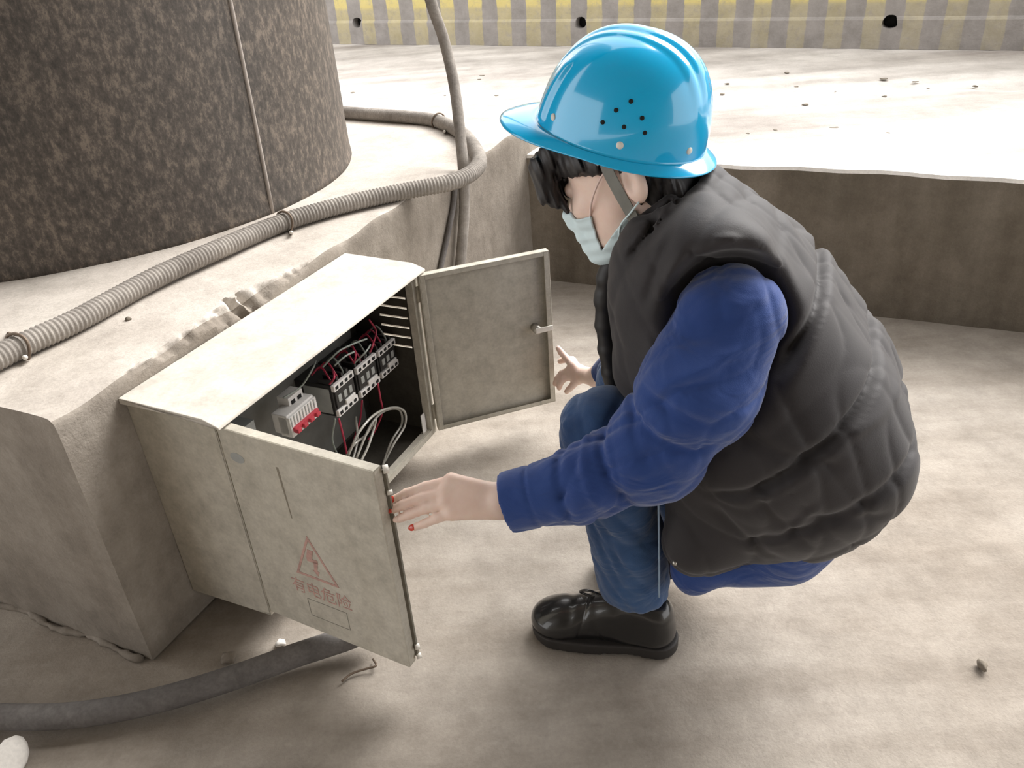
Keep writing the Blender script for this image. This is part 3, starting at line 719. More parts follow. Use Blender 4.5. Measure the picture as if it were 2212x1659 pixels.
# ---- head frame
hyaw = math.radians(14); hf0 = FW*math.cos(hyaw)-LF*math.sin(hyaw); hl = np.cross(ZZ, hf0); hl /= np.linalg.norm(hl)
if hl@LF < 0: hl = -hl
def frame(pitch):        # nose-down pitch
    c, s = math.cos(pitch), math.sin(pitch); return hf0*c-ZZ*s, ZZ*c+hf0*s
hf, hu = frame(math.radians(24))
HR = np.stack([hf, hl, hu])           # rows: head axes
KH = 1.06
def hp(f, l, u): return HEADC+(hf*f+hl*l+hu*u)*KH
def head_sdf(P):
    q = (P-HEADC)@HR.T/KH; q[:, 1] = np.abs(q[:, 1]); X = q
    v = lambda *a: np.array(a)
    d = ellip(X, v(-.018, 0, .035), (.098, .076, .084))
    d = smin(d, ellip(X, v(.028, 0, -.035), (.058, .056, .075)), .03)          # face
    d = smin(d, rcone(X, v(.01, .040, -.045), v(.058, .010, -.092), .022, .018), .025)  # jaw
    d = smin(d, ellip(X, v(.066, .0, -.094), (.018, .020, .016)), .015)        # chin
    d = smin(d, ellip(X, v(.058, .034, -.022), (.022, .022, .016)), .02)       # cheekbone
    d = smax(d, -ellip(X, v(.096, .032, .008), (.020, .019, .012)), .015)      # eye socket
    d = smin(d, ellip(X, v(.073, .030, .006), (.0125, .0135, .012)), .003)     # lid
    d = smin(d, rcone(X, v(.084, 0, .010), v(.104, 0, -.030), .007, .010), .012)   # nose
    d = smin(d, ellip(X, v(.092, .009, -.034), (.010, .007, .007)), .006)
    d = smin(d, ellip(X, v(.082, 0, -.060), (.010, .022, .0065)), .006)        # lips
    d = smin(d, ellip(X, v(.079, 0, -.071), (.010, .018, .006)), .006)
    d = smax(d, -ellip(X, v(.0965, 0, -.0655), (.012, .022, .0016)), .003)
    # ear
    e = ellip(X, v(-.045, .075, -.008), (.017, .008, .030)); e = smax(e, -ellip(X, v(-.042, .085, -.005), (.009, .008, .018)), .005)
    return smin(d, e, .006)*KH
def neck_sdf(P):
    return rcone(P, hp(-.035, 0, -.05), NECK-hf*.0+LF*0, .052, .056)
def arm_sdf(P, sh, el, wr):
    d = rcone(P, sh, el, .048, .038); return smin(d, rcone(P, el, wr, .038, .024), .02)
# ---- hands
HANDL = {}
# left hand: points given by pixel and distance to the person's left
wristL = WRL
fing = [  # base knuckle, mid, dist, tip
    [pp(975, 1040, .285), pp(920, 1052, .285), pp(878, 1066, .288), pp(853, 1078, .290)],
    [pp(965, 1062, .296), pp(912, 1076, .300), pp(872, 1090, .302), pp(848, 1101, .302)],
    [pp(966, 1086, .306), pp(920, 1098, .312), pp(886, 1111, .313), pp(862, 1121, .312)],
    [pp(978, 1108, .314), pp(945, 1119, .321), pp(917, 1131, .323), pp(895, 1139, .322)]]
thumbL = [pp(1030, 1062, .262), pp(965, 1060, .250), pp(915, 1075, .252), pp(875, 1088, .262)]
fr = [(.0098, .0086, .0078, .0068), (.0098, .0087, .0079, .0069), (.0095, .0083, .0075, .0065), (.0088, .0075, .0068, .0059)]
def handL(P):
    d = rcone(P, wristL+(ELB-wristL)*.12, wristL, .024, .0235)
    for i in range(4):
        d = smin(d, rcone(P, wristL+(fing[i][0]-wristL)*.05+(fing[i][0]-fing[1][0])*.35, fing[i][0], .0165, .0115), .010)
    t_ = smin(rcone(P, wristL+(thumbL[0]-wristL)*.3, thumbL[1], .018, .0125), smin(rcone(P, thumbL[1], thumbL[2], .0115, .0098), rcone(P, thumbL[2], thumbL[3], .0098, .0082), .004), .006)
    d = smin(d, t_, .010)
    fd = None
    for i in range(4):
        q = fing[i]; e = smin(rcone(P, q[0], q[1], fr[i][0], fr[i][1]), smin(rcone(P, q[1], q[2], fr[i][1], fr[i][2]), rcone(P, q[2], q[3], fr[i][2], fr[i][3]), .003), .003)
        fd = e if fd is None else smin(fd, e, .0015)
    d = smin(d, fd, .005)
    kn = np.minimum.reduce([ball(P, fing[i][0]+ZZ*.001, .0098) for i in range(4)])
    d = smin(d, kn, .006)
    # tendons
    for i in range(4): d = smin(d, rcone(P, wristL+ZZ*.014+(fing[i][0]-fing[1][0])*.2, fing[i][0]+ZZ*.006, .004, .006), .008)
    return d
wristR = WRR
lr = -.545
palmR = pp(1253, 808, lr)
fingR = [
    [pp(1236, 788, lr), pp(1222, 772, lr-.01), pp(1212, 761, lr-.012), pp(1206, 752, lr-.01)],
    [pp(1230, 800, lr-.0), pp(1214, 806, lr-.0), pp(1204, 818, lr+.004), pp(1199, 829, lr+.006)],
    [pp(1234, 812, lr+.008), pp(1218, 818, lr+.012), pp(1210, 828, lr+.014), pp(1208, 838, lr+.012)],
    [pp(1246, 822, lr+.014), pp(1238, 832, lr+.018), pp(1230, 840, lr+.02), pp(1224, 846, lr+.018)]]
thumbR = [pp(1250, 790, lr-.01), pp(1236, 778, lr-.028), pp(1222, 776, lr-.034), pp(1210, 780, lr-.034)]
def handR(P):
    d = rcone(P, wristR, palmR, .022, .021)
    for i in range(4): d = smin(d, rcone(P, palmR, fingR[i][0], .017, .0115), .010)
    d = smin(d, rcone(P, palmR, thumbR[1], .014, .010), .008); d = smin(d, rcone(P, thumbR[1], thumbR[2], .0098, .009), .003); d = smin(d, rcone(P, thumbR[2], thumbR[3], .009, .0075), .003)
    for i in range(4):
        q = fingR[i]; e = smin(rcone(P, q[0], q[1], .0095, .0088), smin(rcone(P, q[1], q[2], .0088, .008), rcone(P, q[2], q[3], .008, .0068), .003), .003); d = smin(d, e, .003)
    return d
# ---- trunk chain, used by body and clothes (front-back profile, swept sideways)
TR = [pp(1500, 565, 0), pp(1588, 700, 0), pp(1668, 845, 0), pp(1695, 965, 0)]
print('trunk', [loc(t) for t in TR])
def body(P):
    d = chain(P, TR, [.085, .095, .10, .105], .03, .06)
    d = smin(d, neck_sdf(P), .03); d = smin(d, head_sdf(P), .012)
    d = smin(d, arm_sdf(P, SHL, ELB, wristL), .02); d = smin(d, arm_sdf(P, SHR, ELR, wristR), .02)
    d = smin(d, handL(P), .006); d = smin(d, handR(P), .006)
    for hpq, kn, an in ((HPL, KNL, ANL), (HPR, KNR, ANR)):
        e = smin(rcone(P, hpq, kn, .085, .050), rcone(P, kn, an, .048, .034), .02); e = smin(e, rcone(P, an*np.array([1, 1, 0])+ZZ*.07, an*np.array([1, 1, 0])+FW*.09+ZZ*.042, .024, .016), .02); d = smin(d, e, .03)
    return d
allp = [HEADC+ZZ*.1, HEADC+hf*.12, wl(-.5, 0, .3), WRL, WRR, fing[0][3], fing[3][3], fingR[1][3], ANL-ZZ*.08, ANR-ZZ*.08, ANL+FW*.15, KNL]
lo, hi = bounds(allp, .06)
def fast_body(P):
    out = np.empty(len(P))
    for i in range(0, len(P), 200000): out[i:i+200000] = body(P[i:i+200000])
    return out
b_ = sdf_obj('body', fast_body, lo, hi, .0028, M_skin, person, 4); print('body', len(b_.data.vertices))
# ---- nails
for i, q in enumerate(fing):
    T = (q[3]-q[2])/np.linalg.norm(q[3]-q[2]); up = (CO-q[3])/np.linalg.norm(CO-q[3])+np.array([0, 0, .25])-T*0; up -= T*(up@T); up /= np.linalg.norm(up); S_ = np.cross(T, up)
    c = q[3]+T*.0015+up*(fr[i][3]*.80)
    bm = bmesh.new(); bmesh.ops.create_icosphere(bm, subdivisions=3, radius=1)
    for v in bm.verts:
        x, y, z = v.co; v.co = Vector(c+T*x*.0068+S_*y*.0052+up*(z*.0022-.0012*y*y))
    o = bmobj('fingernail', bm, M_nail if i != 2 else M_skin, person, True)
    if i != 2: tag(o, 'nail with red varnish')
# ---- eye and brow (the left side faces the camera)
for sgn in (1, -1):
    bm = bmesh.new(); bmesh.ops.create_uvsphere(bm, u_segments=16, v_segments=10, radius=.0118)
    bmesh.ops.translate(bm, verts=bm.verts, vec=Vector(hp(.0765, .030*sgn, .0055))); bmobj('eyeball', bm, M_lipdark, person, True)
    bw_ = [hp(.083-.0*a, (.013+.034*a)*sgn, .024+.004*math.sin(a*PI)) - hf*.016*a*a for a in np.linspace(0, 1, 8)]
    tubeobj('eyebrow', bw_, .0026, M_hair, person, 6)
HC = pp(1338, 286, 0); A_, B_, HH = .126, .106, .140; tf, tu = frame(math.radians(-13))
# ---- hair: cap, side lock, nape and fringe
FR = [pp(1170, 318, -.02), pp(1152, 365, -.02), pp(1165, 410, -.015), pp(1205, 438, -.01)]
def hair(P):
    q = (P-HEADC)@HR.T/KH
    strand = .0016*np.sin(q[:, 0]*260+q[:, 1]*420+4*np.sin(q[:, 2]*20))+.001*np.sin(q[:, 0]*610+q[:, 1]*330)
    X = q.copy(); ay = np.abs(X[:, 1])
    cap = ellip(q, np.array([-.020, 0, .036]), (.105, .083, .090))
    # cut the cap away from the face and the ears
    cutf = smax(X[:, 0]-(.035+X[:, 2]*.35), -X[:, 2]+.050-.0*ay, .02)     # front, below the hairline
    cap = smax(cap, smin(-X[:, 2]+.012, X[:, 0]*1.0+.030, .01), .006) if False else cap
    low = np.where(X[:, 0] > -.03, .034-X[:, 2], -.12-X[:, 2]+0*X[:, 0])
    low = smax(-(X[:, 2]-.030), X[:, 0]+.030, .01)    # region to delete: u<.03 and f>-.03
    dele = np.maximum(X[:, 2]-.030, -(X[:, 0]+.030))*1.0
    cap = smax(cap, -dele, .006)
    nape = rcone(q, np.array([-.060, 0, -.005]), np.array([-.060, 0, -.085]), .056, .046)
    d = smin(cap, nape, .02)
    lock = None
    for sg in (1, -1):
        e = rcone(q, np.array([.030, .064*sg, .040]), np.array([-.004, .073*sg, .026]), .014, .012); d = smin(d, e, .012)
        e = rcone(q, np.array([.072, .040*sg, .044]), np.array([.030, .064*sg, .040]), .014, .014); d = smin(d, e, .012)
    # fringe
    for k in range(-3, 4):
        y = k*.016; b0 = np.array([.072-abs(y)*.35, y, .066]); b1 = np.array([.112-abs(y)*.45, y*1.05, .050]); b2 = np.array([.128-abs(y)*.6, y*1.1, .018-.003*(k % 2)]); b3 = np.array([.114-abs(y)*.75, y*1.12, -.016+.005*(k % 3)])
        e = smin(rcone(q, b0, b1, .020, .020), smin(rcone(q, b1, b2, .020, .015), rcone(q, b2, b3, .015, .004), .006), .006); d = smin(d, e, .007)
    d = (d+strand)*KH
    d = np.where((P-HC)@tu < -.004, smax(d, -(q[:, 0]+.088)*KH, .01), d)
    r_ = P-HC; x, y, z = r_@tf, r_@hl, r_@tu
    dm = (np.sqrt((x/(A_-.012))**2+(y/(B_-.012))**2+(np.maximum(z+.02, 0)/(HH-.0))**2)-1)*.09
    return np.where(z > -.025, np.maximum(d, np.minimum(dm, np.where(z < -.006, -1e9+0*d, dm)) if True else d), d)
lo, hi = bounds([HEADC], .17)
o = sdf_obj('hair', hair, lo, hi, .0022, M_hair, person)
# ---- face mask: a pleated sheet over nose, mouth and chin
def mask(P):
    q = (P-HEADC)@HR.T/KH
    tent = smin(head_sdf(P)/KH, rcone(q, np.array([.092, 0, -.040]), np.array([.082, 0, -.088]), .016, .020), .03)
    tent = tent-.003
    pl_ = .0011*np.sin((q[:, 2]+.06)*2*PI/.019)
    ay = np.abs(q[:, 1])
    shell = np.abs(tent+pl_*.7)-.0016
    top = q[:, 2]+.018+.25*(ay)                     # upper edge
    bot = -(q[:, 2]+.112)
    back = -(q[:, 0]-(.030))+.0
    back = np.minimum(-(q[:, 0]-.044+.3*(q[:, 2]+.04)), np.maximum(q[:, 2]+.066+.55*(q[:, 0]-.02), -(q[:, 0]+.020)))
    return np.maximum.reduce([shell, top, bot, back])
o = sdf_obj('face_mask', mask, lo, hi, .0016, M_mask, person); tag(o, 'pale blue pleated face mask')
for sg in (1, -1):
    tubeobj('ear_loop', catmull([hp(.046, .058*sg, -.034), hp(.026, .070*sg, -.012), hp(-.004, .078*sg, .012), hp(-.028, .080*sg, .022)], 6), .0017, M_loop, o, 6)
    tubeobj('ear_loop', catmull([hp(.030, .050*sg, -.098), hp(.004, .066*sg, -.06), hp(-.024, .078*sg, -.045), hp(-.044, .080*sg, -.034)], 6), .0015, M_mask, o, 6)

# ---- hard hat
HC = pp(1338, 286, 0)                    # centre of the rim plane
tf, tu = frame(math.radians(-13))
troll = math.radians(0)
def hh(f, l, u): return HC+tf*f+hl*l+tu*u
hat = empty('hard_hat', HC, person); tag(hat, 'glossy blue hard hat with vent holes')
nt_, ns_ = 160, 70
V = []; F = []
A_, B_, HH = .126, .106, .140
def dome(th, s):
    """s 0 top .. 1 rim"""
    ph = s*PI/2; r = math.sin(ph)**.80; z = HH*math.cos(ph)**.86
    x = A_*r*math.cos(th); y = B_*r*math.sin(th)
    x *= 1-.06*(z/HH); x -= .012*(z/HH)
    # crown ridges: three raised bands running front to back
    if z > .03:
        w_ = min(1, (z-.03)/.05) if math.cos(th) > 0 else min(1, (z-.055)/.05) if z > .055 else 0
        g = .0055*math.exp(-(y/.014)**4)+.003*math.exp(-((abs(y)-.027)/.0075)**4)
        z += g*w_; x += g*w_*.6*(1 if math.cos(th) > 0 else -1)*(1-z/HH)
    # long flute near each front corner
    a = math.degrees(abs(math.atan2(math.sin(th), math.cos(th))))
    fl = math.exp(-((a-42)/5.5)**4)*(1 if .012 < z < .085 else math.exp(-((z-.085)/.012)**2) if z > .085 else math.exp(-((z-.012)/.006)**2))
    x += .0045*fl*math.cos(th); y += .0045*fl*math.sin(th)
    return x, y, z
def brimw(th):
    c = math.cos(th); f_ = max(0, c)
    return .009+.050*f_**2.2+.012*max(0, -c)**2
rows = []
for i in range(ns_): rows.append(lambda th, i=i: dome(th, (i+.0)/(ns_-1)*.985+.015))
for j in range(1, 13):
    def fn(th, j=j):
        x, y, z = dome(th, 1); t_ = j/12; b = brimw(th); e = max(0, math.cos(th))
        dx = math.cos(th); dy = math.sin(th)*A_/B_; n_ = math.hypot(dx, dy); dx /= n_; dy /= n_
        dip = -.002-.007*t_**1.4*(1-.4*e)-.012*e*t_**2+(.006*(1-e))*0
        return x+dx*b*t_, y+dy*b*t_, dip*1.0+.004*(1-t_)
    rows.append(fn)
nr = len(rows)
for k in range(nt_):
    th = 2*PI*k/nt_
    for fnn in rows: V.append(hh(*fnn(th)))
for k in range(nt_):
    for j in range(nr-1):
        a = k*nr+j; b = ((k+1) % nt_)*nr+j; F.append((a, b, b+1, a+1))
V.append(hh(-.012, 0, HH+.005)); 
for k in range(nt_): F.append((nt_*nr, ((k+1) % nt_)*nr, k*nr))
o = mesh('shell', V, [q[::-1] for q in F], M_helm, hat, True)
md = o.modifiers.new('s', 'SOLIDIFY'); md.thickness = .003; md.offset = -1
bm = bmesh.new(); bm.from_mesh(o.data); bmesh.ops.recalc_face_normals(bm, faces=bm.faces); bm.to_mesh(o.data); bm.free(); o.data.shade_smooth()
def onhat(px, py):
    """point of the shell's outer surface met by the ray through a pixel"""
    d = ray(px, py); o_ = CO; best = None
    for t_ in np.linspace(.8, 1.3, 1001):
        P = o_+d*t_; q = P-HC; x, y, z = q@tf, q@hl, q@tu
        if z < .0 or z > HH: continue
        ph = math.acos(min(1, (z/HH))**(1/.86)); r = math.sin(ph)**.80; xx = (x+.012*z/HH)/(1-.06*z/HH)
        if (xx/(A_*r+1e-6))**2+(y/(B_*r+1e-6))**2 < 1: best = P; n_ = tf*(xx/A_**2)+hl*(y/B_**2)+tu*(z/HH**2)*.6; n_ /= np.linalg.norm(n_); break
    return best, (n_ if best is not None else None)
for q in ((1363, 219), (1331, 238), (1302, 264), (1387, 255), (1348, 274), (1393, 287)):
    P, n_ = onhat(*q)
    if P is not None: tubeobj('vent_hole', [P-n_*.004, P+n_*.0009], .0030, M_void, hat, 14)
for q in ((1195, 253), (1339, 314), (1489, 326)):
    P, n_ = onhat(*q)
    if P is not None:
        bm = bmesh.new(); bmesh.ops.create_uvsphere(bm, u_segments=12, v_segments=8, radius=.0052)
        for v in bm.verts: c_ = np.array(v.co); v.co = Vector(P+c_-n_*(c_@n_)*.55)
        bmobj('rivet', bm, M_screw, hat, True)
st = catmull([hp(-.022, .080, .048), hp(-.021, .084, .020), hp(-.022, .080, -.012), hp(-.024, .074, -.050), hp(-.014, .056, -.088), hp(.004, .03, -.112), hp(.014, 0, -.122)], 8)
st2 = st.copy()[::-1][1:]; st2 = np.array([P-2*hl*((P-HEADC)@hl) for P in st2]); st = np.concatenate([st, st2])
def ribbon(name, path, wdir, w_, th_, mat, parent):
    V = []; F = []; n = len(path); T = np.gradient(path, axis=0)
    for i in range(n):
        t_ = T[i]/np.linalg.norm(T[i]); W = wdir(i)-t_*(wdir(i)@t_); W /= np.linalg.norm(W); N = np.cross(t_, W)
        for a, b in ((-1, -1), (1, -1), (1, 1), (-1, 1)): V.append(path[i]+W*a*w_/2+N*b*th_/2)
    for i in range(n-1):
        for k in range(4): F.append((i*4+k, i*4+(k+1) % 4, i*4+4+(k+1) % 4, i*4+4+k))
    F.append((0, 1, 2, 3)); F.append(tuple((n-1)*4+k for k in (3, 2, 1, 0)))
    return mesh(name, V, F, mat, parent)
ribbon('chin_strap', st, lambda i: hf, .017, .002, M_strap, hat)
bm = bmesh.new(); bbox(bm, hp(-.022, .085, .034), hf, hl, hu, -.013, .013, -.003, .003, -.006, .006, .0018); bbox(bm, hp(-.022, .085, .048), hf, hl, hu, -.008, .008, -.002, .002, -.008, .008, .001)
tag(bmobj('buckle', bm, M_buck, hat), 'pale grey strap buckle')

# ---- blue jacket: sleeves, collar hem showing below the vest
SL = [SHL, pp(1505, 845, .21), ELB, pp(1255, 1046, .262), pp(1110, 1082, .283)]
SLr = [.088, .084, .076, .056, .043]
SLr = [.074, .076, .064, .050, .041]
SR = [SHR, ELR, pp(1305, 815, -.485)]; SRr = [.075, .06, .038]
def creases(P, planes):
    d = np.zeros(len(P))
    for a, b, l0, w_, am in planes:      # a, b: points of the crease line; the crease sheet contains the lateral axis
        a, b = np.asarray(a), np.asarray(b); T = b-a; T = T-LF*(T@LF); Ln = np.linalg.norm(T); T /= Ln; N = np.cross(T, LF)
        s = (P-a)@T; e = (P-a)@N; m_ = np.clip((s+.02)/.03, 0, 1)*np.clip((Ln+.02-s)/.03, 0, 1)*(((P-S0)@LF) > l0)
        d += am*m_*np.exp(-(e/w_)**2)
    return d
def crumple(P, fr, n, seed, amp, p=3):
    r = np.random.default_rng(seed); o = np.zeros(len(P))
    for k in range(n):
        d = r.normal(size=3); d /= np.linalg.norm(d); e = r.normal(size=3); e /= np.linalg.norm(e); f_ = fr*r.uniform(.6, 1.6)
        o += (1-np.abs(np.sin(P@d*f_+1.6*np.sin(P@e*f_*.6+r.uniform(0, 6))+r.uniform(0, 6))))**p*(.5+.5*np.sin(P@e*f_*.35+r.uniform(0, 6)))
    return o*amp/n*2
def jl(px, py, l=.3): return pp(px, py, l)
sleeve_folds = [(jl(1470, 770), jl(1640, 740), .15, .010, .006), (jl(1420, 850), jl(1600, 800), .15, .009, -.005), (jl(1360, 930), jl(1480, 985), .15, .008, .007), (jl(1335, 905), jl(1400, 1010), .15, .009, .006),
                (jl(1280, 975), jl(1345, 1085), .15, .008, .007), (jl(1230, 975), jl(1300, 1080), .15, .008, -.005), (jl(1390, 880), jl(1530, 930), .15, .009, .006), (jl(1190, 1000), jl(1235, 1110), .15, .007, .005),
                (jl(1440, 700), jl(1580, 650), .15, .010, .005), (jl(1400, 960), jl(1450, 1040), .15, .010, .005)]
def sleeves(P):
    d = chain(P, SL, SLr, .04)
    d = smin(d, ball(P, pp(1428, 978, .235), .052), .04)
    ax = (SL[4]-SL[3])/np.linalg.norm(SL[4]-SL[3])
    s = (P-SL[4])@ax
    cuff = np.maximum(rcone(P, SL[4]-ax*.05, SL[4]+ax*.008, .047, .045), s-.010)
    d = smax(d, s-.008, .004); d = smin(d, cuff, .004)
    d = d+.003*np.exp(-((s+.034)/.003)**2)*(s < .02)
    hol = rcone(P, SL[4]-ax*.0, SL[4]+ax*.06, .036, .040); d = smax(d, -hol, .003)
    d = d+creases(P, sleeve_folds)+wav(P, [(38, 4)], 7, .002)+crumple(P, 44, 7, 3, .017, 2.5)*np.clip((-s-.035)/.05, .06, 1)
    e = chain(P, SR, SRr, .03); axr = (SR[2]-SR[1])/np.linalg.norm(SR[2]-SR[1]); e = smax(e, (P-SR[2])@axr-.0, .004); e = smax(e, -rcone(P, SR[2]-axr*.01, SR[2]+axr*.05, .030, .034), .003)
    d = smin(d, e+wav(P, [(60, 4)], 9, .002), .01)
    return d
lo, hi = bounds(SL+SR, .11)
def chunk(f):
    def g(P):
        out = np.empty(len(P))
        for i in range(0, len(P), 200000): out[i:i+200000] = f(P[i:i+200000])
        return out
    return g
jk = sdf_obj('jacket', chunk(sleeves), lo, hi, .0034, M_blue, person, 4); tag(jk, 'dark blue cotton work jacket')
# hem of the jacket below the vest: a skirt hanging round the hips
def skirt(P):
    d = chain(P, [pp(1540, 1120, 0), pp(1690, 1070, 0), pp(1780, 1030, 0)], [.07, .085, .07], .03, .075)
    d = smin(d, rcone(P, pp(1500, 1130, .135), pp(1500, 1255, .145), .03, .022), .03)
    d = smin(d, rcone(P, pp(1480, 1240, .148), pp(1700, 1215, .11), .020, .03), .03)
    d = smin(d, rcone(P, pp(1700, 1200, .09), pp(1848, 1148, .02), .030, .022), .03)
    return d+wav(P, [(50, 4), (110, 3)], 12, .002)
lo, hi = bounds([pp(1450, 1200, 0), pp(1450, 1250, .2), pp(1850, 1150, 0), pp(1850, 1000, -.05)], .12)
o = sdf_obj('jacket_hem', chunk(skirt), lo, hi, .0038, M_blue, person)
# ---- quilted vest
VR = [.112, .143, .162, .146]
def cl(px, py): return pp(px, py, .16)
seams = [(cl(1500, 425), cl(1352, 575), .01, .008, .010), (cl(1450, 500), cl(1400, 640), .01, .008, .006), (cl(1855, 590), cl(1700, 770), -9, .009, .017), (cl(1945, 820), cl(1650, 985), -9, .009, .017), (cl(1660, 985), cl(1560, 1010), -9, .009, .009), (cl(1975, 1010), cl(1640, 1120), -9, .010, .009),
         (cl(1672, 440), cl(1680, 560), .03, .006, .006), (cl(1500, 540), cl(1540, 590), .05, .006, .005),
         (cl(1780, 900), cl(1960, 900), 0, .008, -.004), (cl(1600, 880), cl(1800, 955), .05, .010, .007), (cl(1640, 1010), cl(1740, 1130), .05, .009, .007), (cl(1690, 1100), cl(1760, 1040), .05, .007, -.005),
         (cl(1550, 1060), cl(1680, 1180), .05, .012, .006), (cl(1740, 1060), cl(1900, 1090), .02, .010, .005), (cl(1640, 1130), cl(1760, 1090), .05, .007, .006)]
def vest_raw(P):
    d = chain(P, TR, VR, .06, .070)
    # back bulge and lower panels
    d = smin(d, chain(P, [pp(1740, 880, 0), pp(1785, 925, 0)], [.125, .126], .03, .08), .05)
    d = smin(d, rcone(P, pp(1520, 1060, .115), pp(1500, 1170, .140), .060, .048), .05)
    d = smin(d, rcone(P, pp(1520, 1165, .135), pp(1710, 1105, .09), .045, .056), .05)
    # chest front, hanging open towards the knees
    d = smin(d, rcone(P, pp(1418, 645, .075), pp(1390, 800, .090), .056, .045), .05)
    d = smin(d, rcone(P, pp(1385, 620, -.05), pp(1365, 790, -.06), .050, .045), .05)
    d = smin(d, rcone(P, pp(1508, 480, 0), pp(1580, 560, 0), .076, .09), .05)
    # shoulders
    d = smin(d, rcone(P, pp(1480, 530, .06), pp(1560, 600, .150), .085, .080), .04)
    d = smin(d, rcone(P, pp(1480, 530, -.06), SHR, .085, .070), .04)
    return d
AXS = (SL[1]-SHL)/np.linalg.norm(SL[1]-SHL)
def vest(P):
    d = vest_raw(P)
    # stand-up collar around the neck
    nk = rcone(P, pp(1505, 530, 0), pp(1458, 455, 0), .086, .080)
    nx = pp(1452, 462, 0)-pp(1505, 530, 0); nx /= np.linalg.norm(nx)
    cp = (P-pp(1452, 462, 0))@nx
    d = smin(d, nk, .03)
    d = smax(d, cp-.050, .012)
    d = smax(d, -rcone(P, pp(1470, 500, 0), pp(1370, 400, 0)+nx*.05, .060, .074), .012)
    d = smax(d, -(head_sdf(P)-.012), .01)
    # arm hole: cut away what lies outside the shoulder and re-roll the edge
    lat = (P-S0)@LF
    cutc = rcone(P, SHL+LF*.045-AXS*.02, SL[1]+LF*.10, .090, .100)
    d = smax(d, -cutc, .024)
    roll = np.abs(cutc+.0)-.012
    cutr = rcone(P, SHR-LF*.05, ELR-LF*.06, .080, .085); d = smax(d, -cutr, .012)
    return d+creases(P, seams)+wav(P, [(22, 5), (48, 5)], 21, .003)+crumple(P, 30, 6, 5, .012)
lo, hi = bounds([wl(-.52, .2, .2), wl(.1, -.25, .98), pp(1425, 455, 0), pp(1290, 800, 0)], .07)
vs = sdf_obj('padded_vest', chunk(vest), lo, hi, .0042, M_vest, person, 4); tag(vs, 'black quilted padded vest'); print('vest', len(vs.data.vertices))
# zip placket along the front edge
zp = catmull([pp(1325, 560, .0), pp(1308, 620, .0), pp(1308, 700, .0), pp(1318, 780, .0), pp(1330, 850, .0)], 6)
def plk(P):
    d = chain(P, [zp[i] for i in range(0, len(zp), 4)], [.016]*len(zp[::4]), .01); return d+.002*np.sin(P[:, 2]*300)*.2
lo, hi = bounds(zp, .03); tag(sdf_obj('zip_placket', plk, lo, hi, .003, M_vestin, vs), 'black zip placket')
for q in ((1449, 1058, .195), (1458, 1216, .19), (1357, 645, .13)):
    bm = bmesh.new(); bmesh.ops.create_uvsphere(bm, u_segments=10, v_segments=6, radius=.0045); bmesh.ops.translate(bm, verts=bm.verts, vec=Vector(pp(*q))); bmobj('snap_button', bm, M_steel, vs, True)
# ---- jeans
def jeans(P):
    d = None
    for hpq, kn, an, sg in ((HPL, KNL, ANL, 1), (HPR, KNR, ANR, -1)):
        e = smin(rcone(P, hpq, kn, .080, .064), rcone(P, kn-FW*.006, an+ZZ*.02-FW*.016, .070, .060), .035)
        e = smin(e, ball(P, kn+FW*.008+ZZ*.004, .064), .02)
        e = smin(e, rcone(P, an+ZZ*.10-FW*.026, an-ZZ*.05-FW*.028, .054, .055), .03)
        e = smax(e, -(P[:, 2]-(an[2]-.012)), .004)
        e = smax(e, -(rcone(P, an-ZZ*.1-FW*.012, an-ZZ*.02-FW*.012, .056, .040)), .003)
        d = e if d is None else smin(d, e, .015)
    d = smin(d, ellip(P, pp(1690, 1020, 0), (.11, .13, .09)), .05)
    return d+wav(P, [(30, 4)], 31, .002)+crumple(P, 40, 6, 8, .010)+creases(P, [(pp(1270, 1130, .17), pp(1340, 1270, .17), .05, .007, .005), (pp(1310, 1150, .17), pp(1345, 1240, .17), .05, .006, .004), (pp(1330, 900, .17), pp(1290, 960, .17), .05, .010, .006)])
lo, hi = bounds([HPL, HPR, KNL, KNR, ANL, ANR], .14)
jn = sdf_obj('jeans', chunk(jeans), lo, hi, .0036, M_jean, person, 4); tag(jn, 'blue denim jeans')
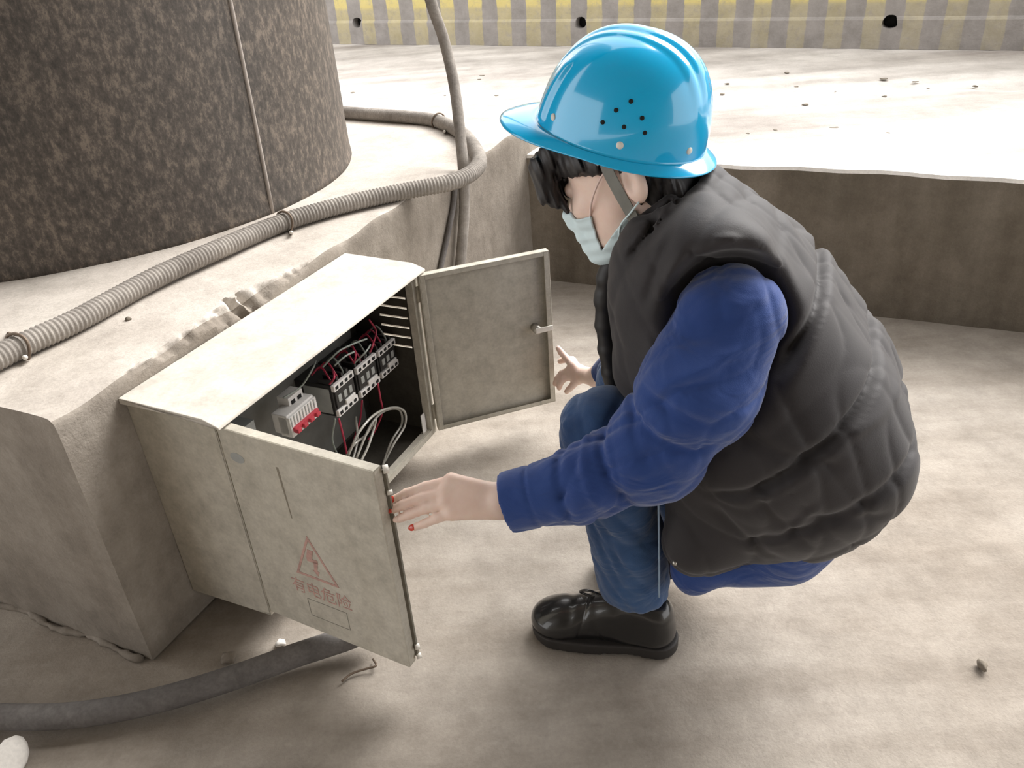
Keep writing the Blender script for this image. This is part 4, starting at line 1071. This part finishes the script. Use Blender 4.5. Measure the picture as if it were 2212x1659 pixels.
# ---- shoes
def shoe(an, sg, pt=0):
    g = empty('shoe', np.array([an[0], an[1], 0]), person); tag(g, 'shiny black leather lace-up shoe')
    sf = FW.copy(); a = math.radians(4*sg); sf = np.array([sf[0]*math.cos(a)-sf[1]*math.sin(a), sf[0]*math.sin(a)+sf[1]*math.cos(a), 0]); sl_ = np.cross(ZZ, sf)*(1 if sg > 0 else 1)
    O = np.array([an[0], an[1], 0])-sf*.002; Z_ = ZZ
    if pt:
        piv = O+sf*.13; s2 = sf*math.cos(pt)-ZZ*math.sin(pt); Z_ = ZZ*math.cos(pt)+sf*math.sin(pt); sf = s2; O = piv-sf*.13+ZZ*.004
    R = np.stack([sf, sl_, Z_])
    def up(P):
        q = (P-O)@R.T; v = lambda *x: np.array(x)
        w_ = q*np.array([1, 1, 1])
        d = ellip(q, v(.142, 0, .034), (.050, .047, .034))
        d = smin(d, rcone(q, v(.115, 0, .045), v(.035, 0, .078), .036, .036), .02)
        d = smin(d, rcone(q, v(.13, 0, .036), v(-.04, 0, .040), .036, .034), .02)
        d = smin(d, rcone(q, v(-.040, 0, .04), v(-.040, 0, .078), .036, .036), .02)
        d = smin(d, rcone(q, v(.0, 0, .05), v(-.005, 0, .092), .036, .036), .02)
        d = smax(d, -(q[:, 2]-.016), .003); d = smax(d, q[:, 2]-.112, .006)
        # toe-cap seam, quarter seam
        d = d+.0014*np.exp(-((q[:, 0]-.105+.25*q[:, 2])/.0022)**2)+.0012*np.exp(-((q[:, 0]-.035-.5*q[:, 2])/.0022)**2)*(q[:, 2] < .07)
        return d+.0007*np.sin(q[:, 0]*230)*np.exp(-((q[:, 0]-.095)/.03)**2)
    lo, hi = bounds([O+sf*.2, O-sf*.09, O+Z_*.12], .06)
    sdf_obj('upper', up, lo, hi, .0022, M_leather, g)
    def so(P):
        q = (P-O)@R.T; t_ = np.clip((q[:, 0]+.045)/.185, 0, 1); w_ = .037+.011*np.sin(np.clip((t_-.25)/.75, 0, 1)*PI*.6)
        cx = -.045+.185*t_; dd = np.sqrt((q[:, 0]-cx)**2+q[:, 1]**2)-w_-.003
        wv = .0012*np.sin(q[:, 0]*500)*(q[:, 2] < .018)
        lift = .014*np.clip((q[:, 0]-.14)/.06, 0, 1)**1.5+.004*((q[:, 0] > -.02) & (q[:, 0] < .05))
        return np.maximum.reduce([dd, q[:, 2]-.025, -(q[:, 2]-lift)+.0005])+wv*0
    sdf_obj('sole', so, lo, hi, .0026, M_sole, g)
    for k, xx in enumerate((.062, .078, .094)):
        hz = .094-.30*(xx-.062)
        tubeobj('shoelace', catmull([O+sf*(xx-.008)+sl_*.021+Z_*(hz-.008), O+sf*xx+Z_*(hz+.006), O+sf*(xx+.008)-sl_*.021+Z_*(hz-.008)], 6), .0026, M_leather, g, 6)
    q0 = O+sf*.064+Z_*.098
    tubeobj('shoelace', catmull([q0, q0+sf*.030+Z_*.020+sl_*.01, q0+sf*.010+Z_*.036+sl_*.02, q0-sf*.025+Z_*.012+sl_*.014], 8), .0024, M_leather, g, 6)
    for k in range(3):
        xx = .060+.017*k; tubeobj('eyelet', [O+sf*xx+sl_*.0255+Z_*(.080-.012*k), O+sf*xx+sl_*.031+Z_*(.081-.012*k)], .0034, M_steel, g, 8)
    return g
shoe(np.array([ANL[0], ANL[1], 0])-FW*.018, 1); shoe(np.array([ANR[0], ANR[1], 0])-FW*.018, -1, math.radians(24))
# side seam on the jeans
sm = catmull([pp(1422, 1065, .172), pp(1423, 1130, .172), pp(1424, 1200, .172), pp(1424, 1290, .165)], 8)
tag(tubeobj('side_seam', sm, .0016, plain('pale_thread', (.25, .34, .46), .8), jn, 6), 'pale stitched side seam')
